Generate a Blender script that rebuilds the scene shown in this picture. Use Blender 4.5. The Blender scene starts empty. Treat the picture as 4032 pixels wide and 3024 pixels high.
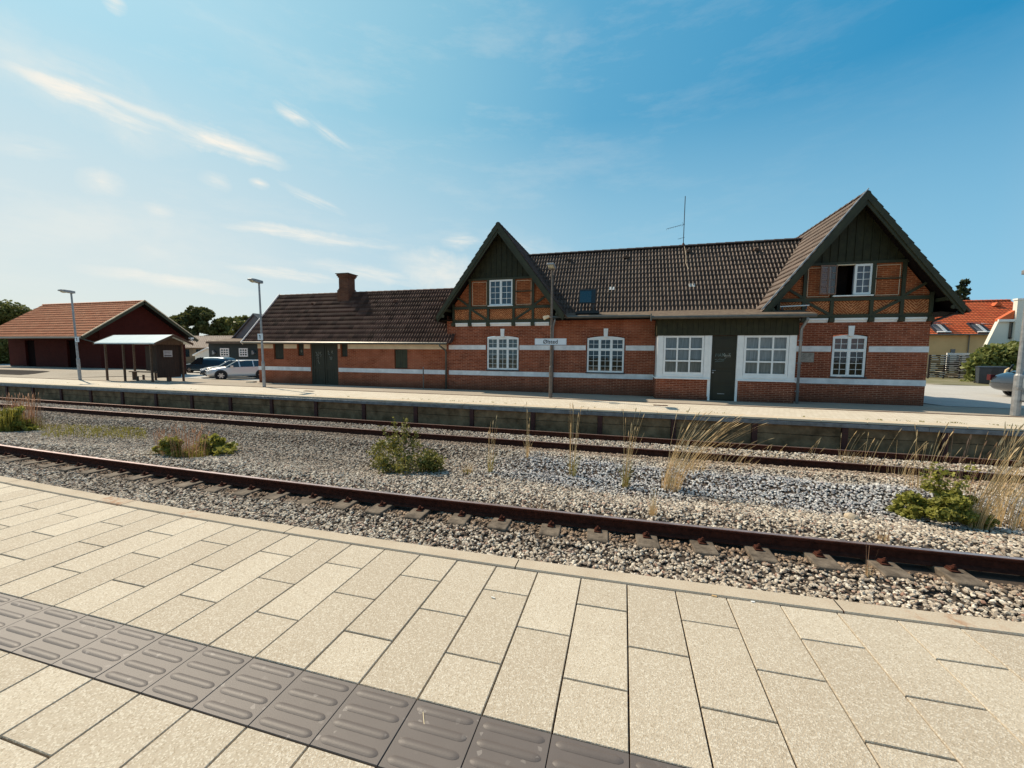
import bpy, bmesh, math, random
import numpy as np
from mathutils import Vector, Matrix, noise as mnoise
random.seed(7); rng = np.random.default_rng(7)
S = bpy.context.scene
COL = S.collection
CZ = 1.523            # eye height above the near platform (z = 0)
G2 = -0.18            # level of the far platform
FY = 17.3             # facade plane

# ------------------------------------------------------------------ camera
FPX = 1557.6
YAW, PIT, ROL = [math.radians(a) for a in (15.70, 4.602, -.445)]
_f = Vector((-math.sin(YAW)*math.cos(PIT), math.cos(YAW)*math.cos(PIT), -math.sin(PIT)))
_r0 = Vector((math.cos(YAW), math.sin(YAW), 0)); _u0 = _r0.cross(_f)
_r = math.cos(ROL)*_r0 - math.sin(ROL)*_u0; _u = math.sin(ROL)*_r0 + math.cos(ROL)*_u0
cam_d = bpy.data.cameras.new('camera'); cam = bpy.data.objects.new('camera', cam_d); COL.objects.link(cam)
cam.matrix_world = Matrix(((_r.x, _u.x, -_f.x, 0), (_r.y, _u.y, -_f.y, 0), (_r.z, _u.z, -_f.z, CZ), (0, 0, 0, 1)))
cam_d.sensor_width = 36; cam_d.lens = FPX*36/4032; cam_d.clip_start = .05; cam_d.clip_end = 3000
S.camera = cam

def ray(px, py): return _f*FPX + _r*(px-2016) - _u*(py-1512)
def at(px, py, Y):                       # a surveyed point of the photo on the vertical plane at depth Y
    d = ray(px, py); q = d*(Y/d.y); return Vector((q.x, q.y, q.z+CZ))
def zb(x, y): return (x*.3617, 1300+y*.3617)

def sm(a, b, x):
    t = min(1, max(0, (x-a)/(b-a))); return t*t*(3-2*t)
def terr(x, y):                          # level of the ground behind the far platform
    if y < 14.4: return G2
    if y < 17.3: z = G2-.08*(y-14.4)/2.9
    else: z = -.26-.04*min(1, (y-17.3)/1.2)
    if y > 18.5:
        zr = -.30-.004*(y-18.5)
        zl = -.30-.105*(min(y, 22.5)-18.5)-.008*max(0, y-22.5)
        k = sm(-21, -15, x); z = zl*(1-k)+zr*k
    return max(z, -1.3)
def hit(px, py):                         # survey point on the ground
    d = ray(px, py)
    if d.z >= 0: return None
    t = 8/d.y
    while t*d.y < 300:
        p = d*t
        if p.z+CZ <= terr(p.x, p.y): return Vector((p.x, p.y, terr(p.x, p.y)))
        t += .05/d.y*(1 if t*d.y < 60 else 4)
    return Vector((p.x, p.y, p.z+CZ))

# ------------------------------------------------------------------ object helpers
def tag(o, label, cat, group=None, kind=None):
    o['label'] = label; o['category'] = cat
    if group: o['group'] = group
    if kind: o['kind'] = kind
    return o
def thing(name, label, cat, loc=(0, 0, 0), rz=0, group=None):
    o = bpy.data.objects.new(name, None); COL.objects.link(o); o.location = loc; o.rotation_euler = (0, 0, rz)
    o.empty_display_size = .2
    return tag(o, label, cat, group)
class MB:
    def __init__(s): s.v = []; s.f = []; s.m = []
    def add(s, vs, fs, mi=0):
        b = len(s.v); s.v += [tuple(v) for v in vs]; s.f += [tuple(i+b for i in f) for f in fs]; s.m += [mi]*len(fs); return s
    def box(s, x0, x1, y0, y1, z0, z1, mi=0):
        return s.add([(x0,y0,z0),(x1,y0,z0),(x1,y1,z0),(x0,y1,z0),(x0,y0,z1),(x1,y0,z1),(x1,y1,z1),(x0,y1,z1)],
                     [(0,3,2,1),(4,5,6,7),(0,1,5,4),(1,2,6,5),(2,3,7,6),(3,0,4,7)], mi)
    def obox(s, c, X, Y, Z, mi=0):       # oriented box: centre and three half-axis vectors
        c, X, Y, Z = map(Vector, (c, X, Y, Z))
        vs = [c+sx*X+sy*Y+sz*Z for sz in (-1, 1) for sx, sy in ((-1,-1),(1,-1),(1,1),(-1,1))]
        return s.add(vs, [(0,3,2,1),(4,5,6,7),(0,1,5,4),(1,2,6,5),(2,3,7,6),(3,0,4,7)], mi)
    def beam(s, a, b, w, t, up=(0,0,1), mi=0):   # bar from a to b, width w (perp. in plane), thickness t
        a, b = Vector(a), Vector(b); d = (b-a); L = d.length; d.normalize(); side = d.cross(Vector(up))
        if side.length < 1e-4: side = Vector((1,0,0))
        side.normalize(); n = side.cross(d)
        return s.obox((a+b)/2, d*L/2, side*w/2, n*t/2, mi)
    def tube(s, pts, r, n=8, mi=0, r2=None, cap=True):
        pts = [Vector(p) for p in pts]; vs = []; fs = []
        ref = Vector((0,0,1))
        for i, p in enumerate(pts):
            d = (pts[min(i+1, len(pts)-1)]-pts[max(i-1, 0)]).normalized()
            a = d.cross(ref)
            if a.length < .1: a = d.cross(Vector((0,1,0)))
            a.normalize(); b = a.cross(d)
            rr = r if r2 is None else r+(r2-r)*i/(len(pts)-1)
            for k in range(n):
                t = 2*math.pi*k/n; vs.append(p+(a*math.cos(t)+b*math.sin(t))*rr)
        for i in range(len(pts)-1):
            for k in range(n):
                k2 = (k+1) % n; fs.append((i*n+k, i*n+k2, (i+1)*n+k2, (i+1)*n+k))
        if cap: fs.append(tuple(range(n))[::-1]); fs.append(tuple((len(pts)-1)*n+k for k in range(n)))
        return s.add(vs, fs, mi)
    def prism(s, poly, axis, a, b, mi=0): # poly in the two other axes
        n = len(poly)
        def P(p, t): return (t, p[0], p[1]) if axis == 'x' else ((p[0], t, p[1]) if axis == 'y' else (p[0], p[1], t))
        vs = [P(p, a) for p in poly]+[P(p, b) for p in poly]
        return s.add(vs, [tuple(range(n))[::-1], tuple(range(n, 2*n))]+[(i, (i+1) % n, (i+1) % n+n, i+n) for i in range(n)], mi)
    def quad(s, a, b, c, d, mi=0): return s.add([a, b, c, d], [(0,1,2,3)], mi)
    def build(s, name, mats, parent=None, smooth=False, bevel=0, fix=True):
        me = bpy.data.meshes.new(name); me.from_pydata(s.v, [], s.f)
        if not isinstance(mats, (list, tuple)): mats = [mats]
        for m in mats: me.materials.append(m)
        if len(mats) > 1: me.polygons.foreach_set('material_index', s.m)
        if fix:
            bm = bmesh.new(); bm.from_mesh(me); bmesh.ops.recalc_face_normals(bm, faces=bm.faces); bm.to_mesh(me); bm.free()
        if smooth: me.polygons.foreach_set('use_smooth', [True]*len(me.polygons))
        me.update()
        o = bpy.data.objects.new(name, me); COL.objects.link(o)
        if parent: o.parent = parent
        if bevel:
            b = o.modifiers.new('bevel', 'BEVEL'); b.width = bevel; b.segments = 2; b.limit_method = 'ANGLE'
        return o
def np_mesh(name, V, F, mats, parent=None, smooth=False):
    me = bpy.data.meshes.new(name); V = np.asarray(V, np.float32); F = np.asarray(F, np.int32)
    me.vertices.add(len(V)); me.vertices.foreach_set('co', V.ravel())
    k = F.shape[1]; me.loops.add(F.size); me.loops.foreach_set('vertex_index', F.ravel())
    me.polygons.add(len(F)); me.polygons.foreach_set('loop_start', np.arange(0, F.size, k, dtype=np.int32))
    me.update(calc_edges=True)
    for m in (mats if isinstance(mats, (list, tuple)) else [mats]): me.materials.append(m)
    me.polygons.foreach_set('use_smooth', [bool(smooth)]*len(F))
    o = bpy.data.objects.new(name, me); COL.objects.link(o)
    if parent: o.parent = parent
    return o
def children(o): return [c for c in list(COL.objects) if c.parent == o]
def copy_tree(o, parent=None):
    c = o.copy(); COL.objects.link(c)
    if parent: c.parent = parent
    for ch in children(o): copy_tree(ch, c)
    return c

# ------------------------------------------------------------------ material helpers
def lin(c):
    return tuple(((v/255)/12.92 if v/255 <= .04045 else ((v/255+.055)/1.055)**2.4) for v in c)
class NT:
    def __init__(s, m): s.t = m.node_tree; s.n = s.t.nodes; s.l = s.t.links
    def __call__(s, typ, ins=None, **kw):
        n = s.n.new(typ)
        for k, v in kw.items(): setattr(n, k, v)
        for k, v in (ins or {}).items():
            if isinstance(v, bpy.types.NodeSocket): s.l.new(v, n.inputs[k])
            else: n.inputs[k].default_value = v
        return n
    def math(s, op, a, b=0., c=0., clamp=False):
        n = s('ShaderNodeMath', {0: a, 1: b, 2: c}, operation=op); n.use_clamp = clamp; return n.outputs[0]
    def vm(s, op, a, b=(0,0,0)):
        n = s('ShaderNodeVectorMath', {0: a, 1: b}, operation=op); return n.outputs['Value'] if op in ('DOT_PRODUCT','LENGTH') else n.outputs[0]
    def mix(s, f, a, b, blend='MIX'):
        n = s.n.new('ShaderNodeMix'); n.data_type = 'RGBA'; n.blend_type = blend
        for k, v in ((0, f), (6, a), (7, b)):
            if isinstance(v, bpy.types.NodeSocket): s.l.new(v, n.inputs[k])
            else: n.inputs[k].default_value = (*v, 1) if isinstance(v, tuple) and len(v) == 3 else v
        return n.outputs[2]
    def noise(s, vec, scale, detail=3, rough=.55, out='Fac'):
        n = s('ShaderNodeTexNoise', {'Vector': vec, 'Scale': scale, 'Detail': detail, 'Roughness': rough}); return n.outputs[out]
    def ramp(s, f, stops):
        n = s('ShaderNodeValToRGB', {0: f}); e = n.color_ramp.elements
        while len(e) < len(stops): e.new(.5)
        for i, (p, c) in enumerate(stops):
            e[i].position = p; e[i].color = (*c, 1) if isinstance(c, tuple) else (c, c, c, 1)
        return n.outputs[0]
    def mrange(s, f, a, b, c=0., d=1.):
        return s('ShaderNodeMapRange', {0: f, 1: a, 2: b, 3: c, 4: d}).outputs[0]
def newmat(name):
    m = bpy.data.materials.new(name); m.use_nodes = True; nt = NT(m)
    b = nt.n['Principled BSDF']; return m, nt, b
def pos(nt): return nt('ShaderNodeNewGeometry').outputs['Position']
def bump(nt, b, h, strength=.3, dist=.01):
    n = nt('ShaderNodeBump', {'Height': h, 'Strength': strength, 'Distance': dist}); nt.l.new(n.outputs[0], b.inputs['Normal'])
def simple(name, c, rough=.6, var=.15, scale=6, metal=0, bscale=60, bstr=.1, spec=.5, c2=None):
    m, nt, b = newmat(name); P = pos(nt)
    n = nt.noise(P, scale, 4, .6)
    dark = tuple(v*(1-var) for v in c); light = tuple(min(1, v*(1+var)) for v in c)
    col = nt.mix(nt.mrange(n, .3, .7), dark, c2 or light)
    nt.l.new(col, b.inputs['Base Color']); b.inputs['Roughness'].default_value = rough
    b.inputs['Metallic'].default_value = metal; b.inputs['Specular IOR Level'].default_value = spec
    if bstr: bump(nt, b, nt.noise(P, bscale, 3), bstr, .01)
    return m

def brick_mat(name, c1, c2, mortar, tint=None, diag=False, msize=.011, patch=None, dark=.55):
    m, nt, b = newmat(name)
    if diag:
        tc = nt('ShaderNodeTexCoord').outputs['Object']; sp = nt('ShaderNodeSeparateXYZ', {0: tc})
        ax = nt.math('ABSOLUTE', sp.outputs[0])
        u = nt.math('MULTIPLY', nt.math('ADD', ax, sp.outputs[2]), .7071); v = nt.math('MULTIPLY', nt.math('SUBTRACT', sp.outputs[2], ax), .7071)
    else:
        P = pos(nt); sp = nt('ShaderNodeSeparateXYZ', {0: P}); u = nt.math('ADD', sp.outputs[0], sp.outputs[1]); v = sp.outputs[2]
    P = pos(nt)
    vec = nt('ShaderNodeCombineXYZ', {0: u, 1: v}).outputs[0]
    vec = nt.vm('ADD', vec, nt.vm('SCALE', nt.noise(P, 9, 2, out='Color'), (0,0,0))) if False else vec
    br = nt('ShaderNodeTexBrick', {'Vector': vec, 'Scale': 1., 'Mortar Size': msize, 'Mortar Smooth': .25, 'Bias': 0., 'Brick Width': .24, 'Row Height': .0667,
            'Color1': (0,0,0,1), 'Color2': (1,1,1,1), 'Mortar': (.5,.5,.5,1)}, offset=.5)
    base = nt.mix(br.outputs['Color'], c1, c2)
    big = nt.noise(P, .9, 4, .6); base = nt.mix(nt.mrange(big, .35, .7, 0, .75), base, tuple(v*dark for v in c1))
    fine = nt.noise(P, 45, 3, .6); base = nt.mix(nt.mrange(fine, .3, .75, 0, .5), base, tuple(v*1.3 for v in c2))
    if patch:
        pn = nt.noise(P, .55, 2, .5); base = nt.mix(nt.mrange(pn, .5, .58, 0, .7), base, patch)
    sz = nt('ShaderNodeSeparateXYZ', {0: P}).outputs[2]
    soil = nt.mrange(nt.math('ADD', sz, nt.math('MULTIPLY', big, .5)), .45, .0, 0, .6)
    mort = nt.mix(nt.mrange(nt.noise(P, 3, 3), .35, .65), tuple(v*.6 for v in mortar), mortar)
    col = nt.mix(br.outputs['Fac'], base, mort)
    col = nt.mix(soil, col, (.05,.035,.025))
    nt.l.new(col, b.inputs['Base Color']); b.inputs['Roughness'].default_value = .9; b.inputs['Specular IOR Level'].default_value = .2
    bump(nt, b, nt.math('SUBTRACT', nt.math('MULTIPLY', fine, .3), br.outputs['Fac']), .6, .01)
    return m

M = {}
M['brick'] = brick_mat('brick_red', (.125,.022,.010), (.375,.088,.038), (.56,.25,.15), dark=.45)
M['brick_orange'] = brick_mat('brick_orange', (.145,.028,.009), (.36,.080,.022), (.54,.20,.085), dark=.55, msize=.015)
M['brick_left'] = brick_mat('brick_patched', (.18,.034,.015), (.41,.103,.044), (.52,.22,.12), patch=(.44,.125,.065))
M['herring'] = brick_mat('brick_herringbone', (.16,.029,.008), (.32,.065,.015), (.68,.27,.11), diag=True, msize=.020, dark=.8)
M['shed_brick'] = brick_mat('brick_oxide_red', (.062,.010,.007), (.085,.014,.009), (.06,.014,.01), dark=.8)
M['chim_brick'] = brick_mat('brick_chimney', (.085,.026,.015), (.20,.07,.037), (.25,.14,.09))

def tile_mat(name, c1, c2, moss, mossamt=.5, rough=.65, spec=.5):
    m, nt, b = newmat(name); uv = nt('ShaderNodeUVMap').outputs[0]; P = pos(nt)
    fl = nt.vm('FLOOR', uv); wn = nt('ShaderNodeTexWhiteNoise', {'Vector': fl}, noise_dimensions='2D').outputs['Value']
    n = nt.noise(P, 14, 5, .7); big = nt.noise(P, 1.1, 3, .6)
    col = nt.mix(wn, c1, c2); col = nt.mix(nt.mrange(n, .35, .75, 0, .6), col, tuple(v*.5 for v in c1))
    mm = nt.math('MULTIPLY', nt.mrange(nt.noise(P, 30, 4, .7), .5, .68), nt.mrange(big, .42, .62, 0, mossamt))
    col = nt.mix(mm, col, moss)
    nt.l.new(col, b.inputs['Base Color']); b.inputs['Roughness'].default_value = rough; b.inputs['Specular IOR Level'].default_value = spec
    bump(nt, b, n, .25, .01); return m
M['tile'] = tile_mat('tile_brown', (.058,.030,.019), (.140,.080,.053), (.28,.21,.13), rough=.6)
M['tile_left'] = tile_mat('tile_dark', (.062,.028,.019), (.175,.088,.064), (.10,.08,.04), .6, .75, .2)
M['tile_orange'] = tile_mat('tile_orange', (.74,.25,.11), (.86,.34,.16), (.35,.14,.09), .5, .75, .3)
M['tile_bright'] = tile_mat('tile_bright', (.58,.105,.035), (.70,.16,.055), (.40,.1,.04), .2, .7, .3)
M['tile_white'] = simple('tile_white', (.75,.72,.66), .5)
M['green'] = simple('green_paint', (.040,.038,.015), .65, .25, 3, bscale=20)
M['green_board'] = simple('green_boards', (.032,.029,.011), .65, .3, 5, bscale=25, spec=.3)
M['door_green'] = simple('green_door_paint', (.022,.018,.005), .6, .2, 3, bscale=20, bstr=.05)
M['white'] = simple('white_paint', (.92,.87,.82), .5, .06, 4, bstr=.04)
M['band'] = simple('white_band', (.82,.765,.73), .75, .16, 3.5, bscale=30)
M['cream'] = simple('cream_or_lit_band', (.80,.62,.42), .75, .12, 2.5)
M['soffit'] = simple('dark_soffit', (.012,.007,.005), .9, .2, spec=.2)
M['felt'] = simple('roof_felt', (.13,.088,.062), .9, .35, 5, bscale=120, bstr=.4, c2=(.21,.155,.105))
M['gutter'] = simple('gutter_metal', (.13,.12,.10), .4, .2, 4, .3)
M['grey_pipe'] = simple('grey_pipe', (.25,.26,.27), .4, .2, 5, .4)
M['zinc'] = simple('zinc_cap', (.17,.20,.225), .35, .35, 5, .55, bscale=8, bstr=.12)
M['pole'] = simple('galvanised_pole', (.34,.34,.34), .45, .25, 8, .35)
M['pole_brown'] = simple('weathered_pole', (.16,.125,.10), .55, .3, 10, .3)
M['dark_metal'] = simple('dark_metal', (.03,.032,.038), .4, .2)
M['black'] = simple('black', (.012,.012,.013), .5, .2)
M['concrete'] = simple('stained_concrete', (.185,.118,.060), .9, .5, 3.0, bscale=40, bstr=.3, c2=(.28,.19,.105), spec=.2)
M['rust'] = simple('rust_steel', (.070,.022,.013), .9, .4, 14, bscale=90, bstr=.3, spec=.2)
M['post_rust'] = simple('post_oxide', (.055,.014,.010), .7, .3, 6)
M['rail_top'] = simple('rail_top', (.62,.46,.42), .30, .2, 8, .75, bstr=.03)
M['timber'] = simple('old_timber', (.10,.062,.040), .85, .35, 12, bscale=30, bstr=.3)
M['timber_dark'] = simple('dark_timber', (.028,.018,.012), .85, .35, 12)
M['sign_white'] = simple('sign_white', (.72,.76,.80), .4, .03, 3, bstr=0)
M['ink'] = simple('sign_ink', (.015,.015,.02), .5, .05, bstr=0)
M['lens'] = simple('lamp_lens', (.50,.48,.36), .25, .1, bstr=0)
M['curtain_or_backing'] = None
def wood_planks(name, c, w):
    m, nt, b = newmat(name); P = pos(nt); sp = nt('ShaderNodeSeparateXYZ', {0: P}); u = nt.math('ADD', sp.outputs[0], sp.outputs[1])
    fr = nt.math('FRACT', nt.math('DIVIDE', u, w)); gap = nt.math('LESS_THAN', fr, .08)
    g = nt.noise(nt('ShaderNodeCombineXYZ', {0: nt.math('MULTIPLY', u, 30), 1: nt.math('MULTIPLY', sp.outputs[2], 2)}).outputs[0], 1, 4)
    col = nt.mix(nt.mrange(g, .3, .7), tuple(v*.6 for v in c), tuple(v*1.5 for v in c)); col = nt.mix(gap, col, (.004,.003,.003))
    nt.l.new(col, b.inputs['Base Color']); b.inputs['Roughness'].default_value = .8; bump(nt, b, nt.math('SUBTRACT', g, gap), .4, .01); return m
M['planks'] = wood_planks('tarred_planks', (.030,.017,.011), .13)
def glass_mat(name, tint=(.9,.95,1), refl=.22):
    m, nt, b = newmat(name); nt.n.remove(b)
    tr = nt('ShaderNodeBsdfTransparent', {0: (*[v*.75 for v in tint], 1)}); gl = nt('ShaderNodeBsdfGlossy', {'Color': (*tint, 1), 'Roughness': .03})
    P = pos(nt); nb = nt('ShaderNodeBump', {'Height': nt.noise(P, 5, 2), 'Strength': .05, 'Distance': .02}); nt.l.new(nb.outputs[0], gl.inputs['Normal'])
    lw = nt('ShaderNodeLayerWeight', {0: .25}); f = nt.math('ADD', nt.math('MULTIPLY', lw.outputs['Fresnel'], .8), refl, clamp=True)
    mx = nt('ShaderNodeMixShader', {0: f, 1: tr.outputs[0], 2: gl.outputs[0]}); nt.l.new(mx.outputs[0], nt.n['Material Output'].inputs[0]); return m
M['glass'] = glass_mat('window_glass', refl=.05)
def carglass():
    m, nt, b = newmat('car_glass'); b.inputs['Base Color'].default_value = (.02,.03,.035,1); b.inputs['Roughness'].default_value = .03; b.inputs['Specular IOR Level'].default_value = 1.; return m
M['car_glass'] = carglass()
def curtain_mat(name, c, sc=22, amt=.5):
    m, nt, b = newmat(name); P = pos(nt); sp = nt('ShaderNodeSeparateXYZ', {0: P})
    n = nt.noise(nt('ShaderNodeCombineXYZ', {0: nt.math('MULTIPLY', sp.outputs[0], sc), 1: nt.math('MULTIPLY', sp.outputs[2], 1.6)}).outputs[0], 1, 3)
    lace = nt.noise(P, 60, 2)
    col = nt.mix(nt.mrange(n, .3, .7), tuple(v*(1-amt) for v in c), c); col = nt.mix(nt.mrange(lace, .4, .6, 0, .3), col, tuple(v*.6 for v in c))
    nt.l.new(col, b.inputs['Base Color']); b.inputs['Roughness'].default_value = .9; return m
M['lace'] = curtain_mat('lace_curtain', (.62,.58,.50))
M['blind'] = curtain_mat('beige_blind', (.30,.26,.19), 3, .2)
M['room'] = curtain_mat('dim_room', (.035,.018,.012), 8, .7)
M['room_red'] = curtain_mat('reddish_backing', (.36,.12,.07), 4, .2)  # plain reddish sheet behind the upper panes
M['room_blue'] = curtain_mat('grey_net', (.20,.22,.26), 26, .7)

def ground_mat(name, c1, c2, s1=1.2, s2=90, speck=None, rough=.95, bs=.25, sp_amt=.5):
    m, nt, b = newmat(name); P = pos(nt)
    a = nt.noise(P, s1, 5, .6); f = nt.noise(P, s2, 3, .7)
    col = nt.mix(nt.mrange(a, .3, .7), c1, c2); col = nt.mix(nt.mrange(f, .35, .7, 0, sp_amt), col, speck or tuple(v*.5 for v in c1))
    nt.l.new(col, b.inputs['Base Color']); b.inputs['Roughness'].default_value = rough; b.inputs['Specular IOR Level'].default_value = .25
    bump(nt, b, f, bs, .01); return m
M['asphalt'] = ground_mat('old_asphalt', (.40,.34,.265), (.47,.41,.33), 1.0, 60)
M['road'] = ground_mat('dusty_road', (.50,.475,.43), (.60,.575,.53), .6, 40)
M['earth'] = ground_mat('earth_and_grass', (.07,.075,.03), (.16,.13,.07), .4, 12)
M['verge'] = ground_mat('dry_verge', (.17,.15,.07), (.30,.27,.19), .9, 14, (.09,.11,.03))
M['ballast_bed'] = ground_mat('ballast_bed', (.06,.045,.035), (.10,.08,.065), 2, 60)
def rusty(m):
    nt = NT(m); b = nt.n['Principled BSDF']; src = b.inputs['Base Color'].links[0].from_socket; P = pos(nt)
    f = nt.math('MULTIPLY', nt.mrange(nt.noise(P, 1.7, 3), .60, .68), nt.mrange(nt.noise(P, 14, 4, .7), .45, .60, 0, .7)); nt.l.new(nt.mix(f, src, (.36,.17,.08)), b.inputs['Base Color']); return m
M['kerb'] = ground_mat('kerb_stone', (.60,.51,.385), (.70,.62,.48), 3, 110, (.46,.33,.22), sp_amt=.6)
def pavers():
    m, nt, b = newmat('cream_pavers'); P = pos(nt)
    br = nt('ShaderNodeTexBrick', {'Vector': P, 'Scale': 1., 'Mortar Size': .006, 'Mortar Smooth': .3, 'Bias': 0., 'Brick Width': .14, 'Row Height': .21,
        'Color1': (.60,.53,.42,1), 'Color2': (.70,.63,.52,1), 'Mortar': (.45,.38,.28,1)})
    n = nt.noise(P, .8, 4); f = nt.noise(P, 50, 3)
    col = nt.mix(nt.mrange(n, .3, .7, 0, .35), br.outputs['Color'], (.56,.49,.38)); col = nt.mix(nt.mrange(f, .4, .7, 0, .25), col, (.48,.41,.31))
    nt.l.new(col, b.inputs['Base Color']); b.inputs['Roughness'].default_value = .92; bump(nt, b, nt.math('SUBTRACT', f, br.outputs['Fac']), .3, .006); return m
M['pavers'] = pavers()
M['kerb_near'] = rusty(ground_mat('edging_stone', (.50,.43,.33), (.60,.53,.42), 3, 110, (.42,.30,.20), sp_amt=.6))
def slab_mat():
    m, nt, b = newmat('washed_slab'); P = pos(nt)
    at_ = nt('ShaderNodeAttribute'); at_.attribute_name = 'rnd'; r = at_.outputs['Fac']
    base = nt.mix(r, (.49,.415,.315), (.62,.54,.42))
    big = nt.noise(P, 2.2, 5, .65); base = nt.mix(nt.mrange(big, .35, .7, 0, .45), base, (.46,.38,.285))
    v = nt('ShaderNodeTexVoronoi', {'Vector': P, 'Scale': 165.}); sp = nt('ShaderNodeSeparateXYZ', {0: v.outputs['Color']})
    base = nt.mix(nt.mrange(sp.outputs[0], .72, .78, 0, .45), base, (.84,.78,.66)); base = nt.mix(nt.mrange(sp.outputs[1], .86, .90, 0, .5), base, (.30,.23,.15))
    f = nt.noise(P, 230, 2); base = nt.mix(nt.mrange(f, .4, .7, 0, .30), base, (.42,.35,.26))
    nt.l.new(base, b.inputs['Base Color']); b.inputs['Roughness'].default_value = .8; b.inputs['Specular IOR Level'].default_value = .35
    bump(nt, b, nt.math('ADD', v.outputs['Distance'], f), .35, .006); return m
M['slab'] = slab_mat()
M['slab_joint'] = ground_mat('slab_joint', (.040,.014,.008), (.075,.030,.018), 5, 80)
def tactile():
    m, nt, b = newmat('grey_tactile_tile'); P = pos(nt)
    at_ = nt('ShaderNodeAttribute'); at_.attribute_name = 'rnd'; r = at_.outputs['Fac']
    base = nt.mix(r, (.120,.098,.088), (.142,.118,.106)); big = nt.noise(P, 7, 4); base = nt.mix(nt.mrange(big, .35, .7, 0, .4), base, (.165,.138,.124))
    v = nt('ShaderNodeTexVoronoi', {'Vector': P, 'Scale': 60.}); sp = nt('ShaderNodeSeparateXYZ', {0: v.outputs['Color']})
    base = nt.mix(nt.mrange(sp.outputs[0], .985, .995, 0, .35), base, (.45,.4,.36)); f = nt.noise(P, 260, 2)
    base = nt.mix(nt.mrange(f, .4, .7, 0, .25), base, (.10,.085,.08))
    nt.l.new(base, b.inputs['Base Color']); b.inputs['Roughness'].default_value = .55; bump(nt, b, f, .2, .003); return m
M['tactile'] = tactile()
def stone_mat():
    m, nt, b = newmat('ballast_stone'); P = pos(nt); r = nt('ShaderNodeObjectInfo').outputs['Random']
    sp = nt('ShaderNodeSeparateXYZ', {0: P}); y = sp.outputs[1]; x = sp.outputs[0]
    wn = nt('ShaderNodeTexWhiteNoise', {1: r}, noise_dimensions='1D').outputs['Color']
    base = nt.ramp(r, [(0, (.20,.165,.14)), (.25, (.40,.335,.27)), (.55, (.56,.485,.40)), (.8, (.70,.635,.54)), (1, (.88,.82,.72))])
    base = nt.mix(nt.mrange(nt('ShaderNodeSeparateColor', {0: wn}).outputs[1], .93, .95, 0, .6), base, (.40,.19,.13))
    # bluish fresh heap in the middle, browner stones along the rails
    d = nt.math('ABSOLUTE', nt.math('SUBTRACT', y, nt.math('ADD', 8.15, nt.math('MULTIPLY', x, -.02))))
    blu = nt.math('MULTIPLY', nt.mrange(nt.math('ADD', d, nt.noise(P, 1.2, 2)), 1.45, .95), nt.mrange(x, -3.2, -1.8))
    base = nt.mix(nt.math('MULTIPLY', blu, .55), base, nt.mix(r, (.22,.26,.33), (.68,.75,.85)))
    yr = nt.math('ADD', 5.30, nt.math('ADD', nt.math('MULTIPLY', x, .030), nt.math('MULTIPLY', nt.math('MULTIPLY', x, x), .0026)))
    d1 = nt.math('ABSOLUTE', nt.math('SUBTRACT', y, nt.math('SUBTRACT', yr, .15)))
    n = nt.math('MULTIPLY', nt.noise(P, 3, 2), .3)
    b1 = nt.mrange(nt.math('ADD', d1, n), .50, .22, 0, .85)
    d2 = nt.math('ABSOLUTE', nt.math('SUBTRACT', y, 9.85)); b2 = nt.mrange(nt.math('ADD', d2, n), .75, .35, 0, .6)
    base = nt.mix(nt.math('MAXIMUM', b1, b2), base, nt.mix(r, (.10,.055,.028), (.40,.26,.16)))
    lf = nt.mrange(x, -1.5, -6, 0, .35); mid = nt.math('MULTIPLY', lf, nt.mrange(y, 6.3, 7.2)); base = nt.mix(mid, base, (.17,.13,.10))
    f = nt.noise(P, 60, 3); base = nt.mix(nt.mrange(f, .35, .7, 0, .35), base, (.26,.22,.185)); base = nt.mix(1.0, base, (1., .98, .94), 'MULTIPLY'); st = nt.mrange(nt.noise(P, .7, 4), .52, .68, 0, .28); base = nt.mix(st, base, (.20,.14,.09))
    nt.l.new(base, b.inputs['Base Color']); b.inputs['Roughness'].default_value = .85; b.inputs['Specular IOR Level'].default_value = .3; return m
M['stone'] = stone_mat()
def leaf_mat(name, c1, c2, c3=None, trans=.25):
    m, nt, b = newmat(name); P = pos(nt); g = nt('ShaderNodeNewGeometry').outputs['Random Per Island']
    n = nt.noise(P, 1.0 if trans < .2 else 5, 3)
    col = nt.mix(g, c1, c2); col = nt.mix(nt.mrange(n, .4, .7, 0, .6), col, c3 or tuple(v*.5 for v in c1))
    nt.l.new(col, b.inputs['Base Color']); b.inputs['Roughness'].default_value = .55; b.inputs['Specular IOR Level'].default_value = .35
    tl = nt('ShaderNodeBsdfTranslucent', {0: col}); mx = nt('ShaderNodeMixShader', {0: trans, 1: b.outputs[0], 2: tl.outputs[0]})
    nt.l.new(mx.outputs[0], nt.n['Material Output'].inputs[0]); return m
M['leaf_tree'] = leaf_mat('leaf_tree', (.085,.095,.028), (.19,.19,.06), trans=.35)
M['leaf_olive'] = leaf_mat('leaf_olive', (.13,.14,.035), (.26,.26,.08), trans=.4)
M['leaf_dark'] = leaf_mat('leaf_dark', (.018,.030,.014), (.040,.056,.022), trans=.15)
M['leaf_bush'] = leaf_mat('leaf_bush', (.16,.155,.03), (.36,.33,.09), trans=.35)
M['leaf_bush2'] = leaf_mat('leaf_bush_bright', (.24,.24,.04), (.44,.42,.10), (.19,.18,.04), trans=.4)
M['leaf_bush3'] = leaf_mat('leaf_bush_green', (.15,.17,.04), (.32,.34,.10), trans=.35)
M['straw'] = leaf_mat('straw', (.66,.45,.20), (.88,.70,.42), (.52,.29,.11), trans=.4)
M['straw_red'] = leaf_mat('straw_reddish', (.34,.19,.12), (.48,.30,.20), (.30,.15,.08), trans=.4)
M['grass'] = leaf_mat('grass_blades', (.24,.22,.035), (.42,.37,.08), trans=.4)
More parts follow.
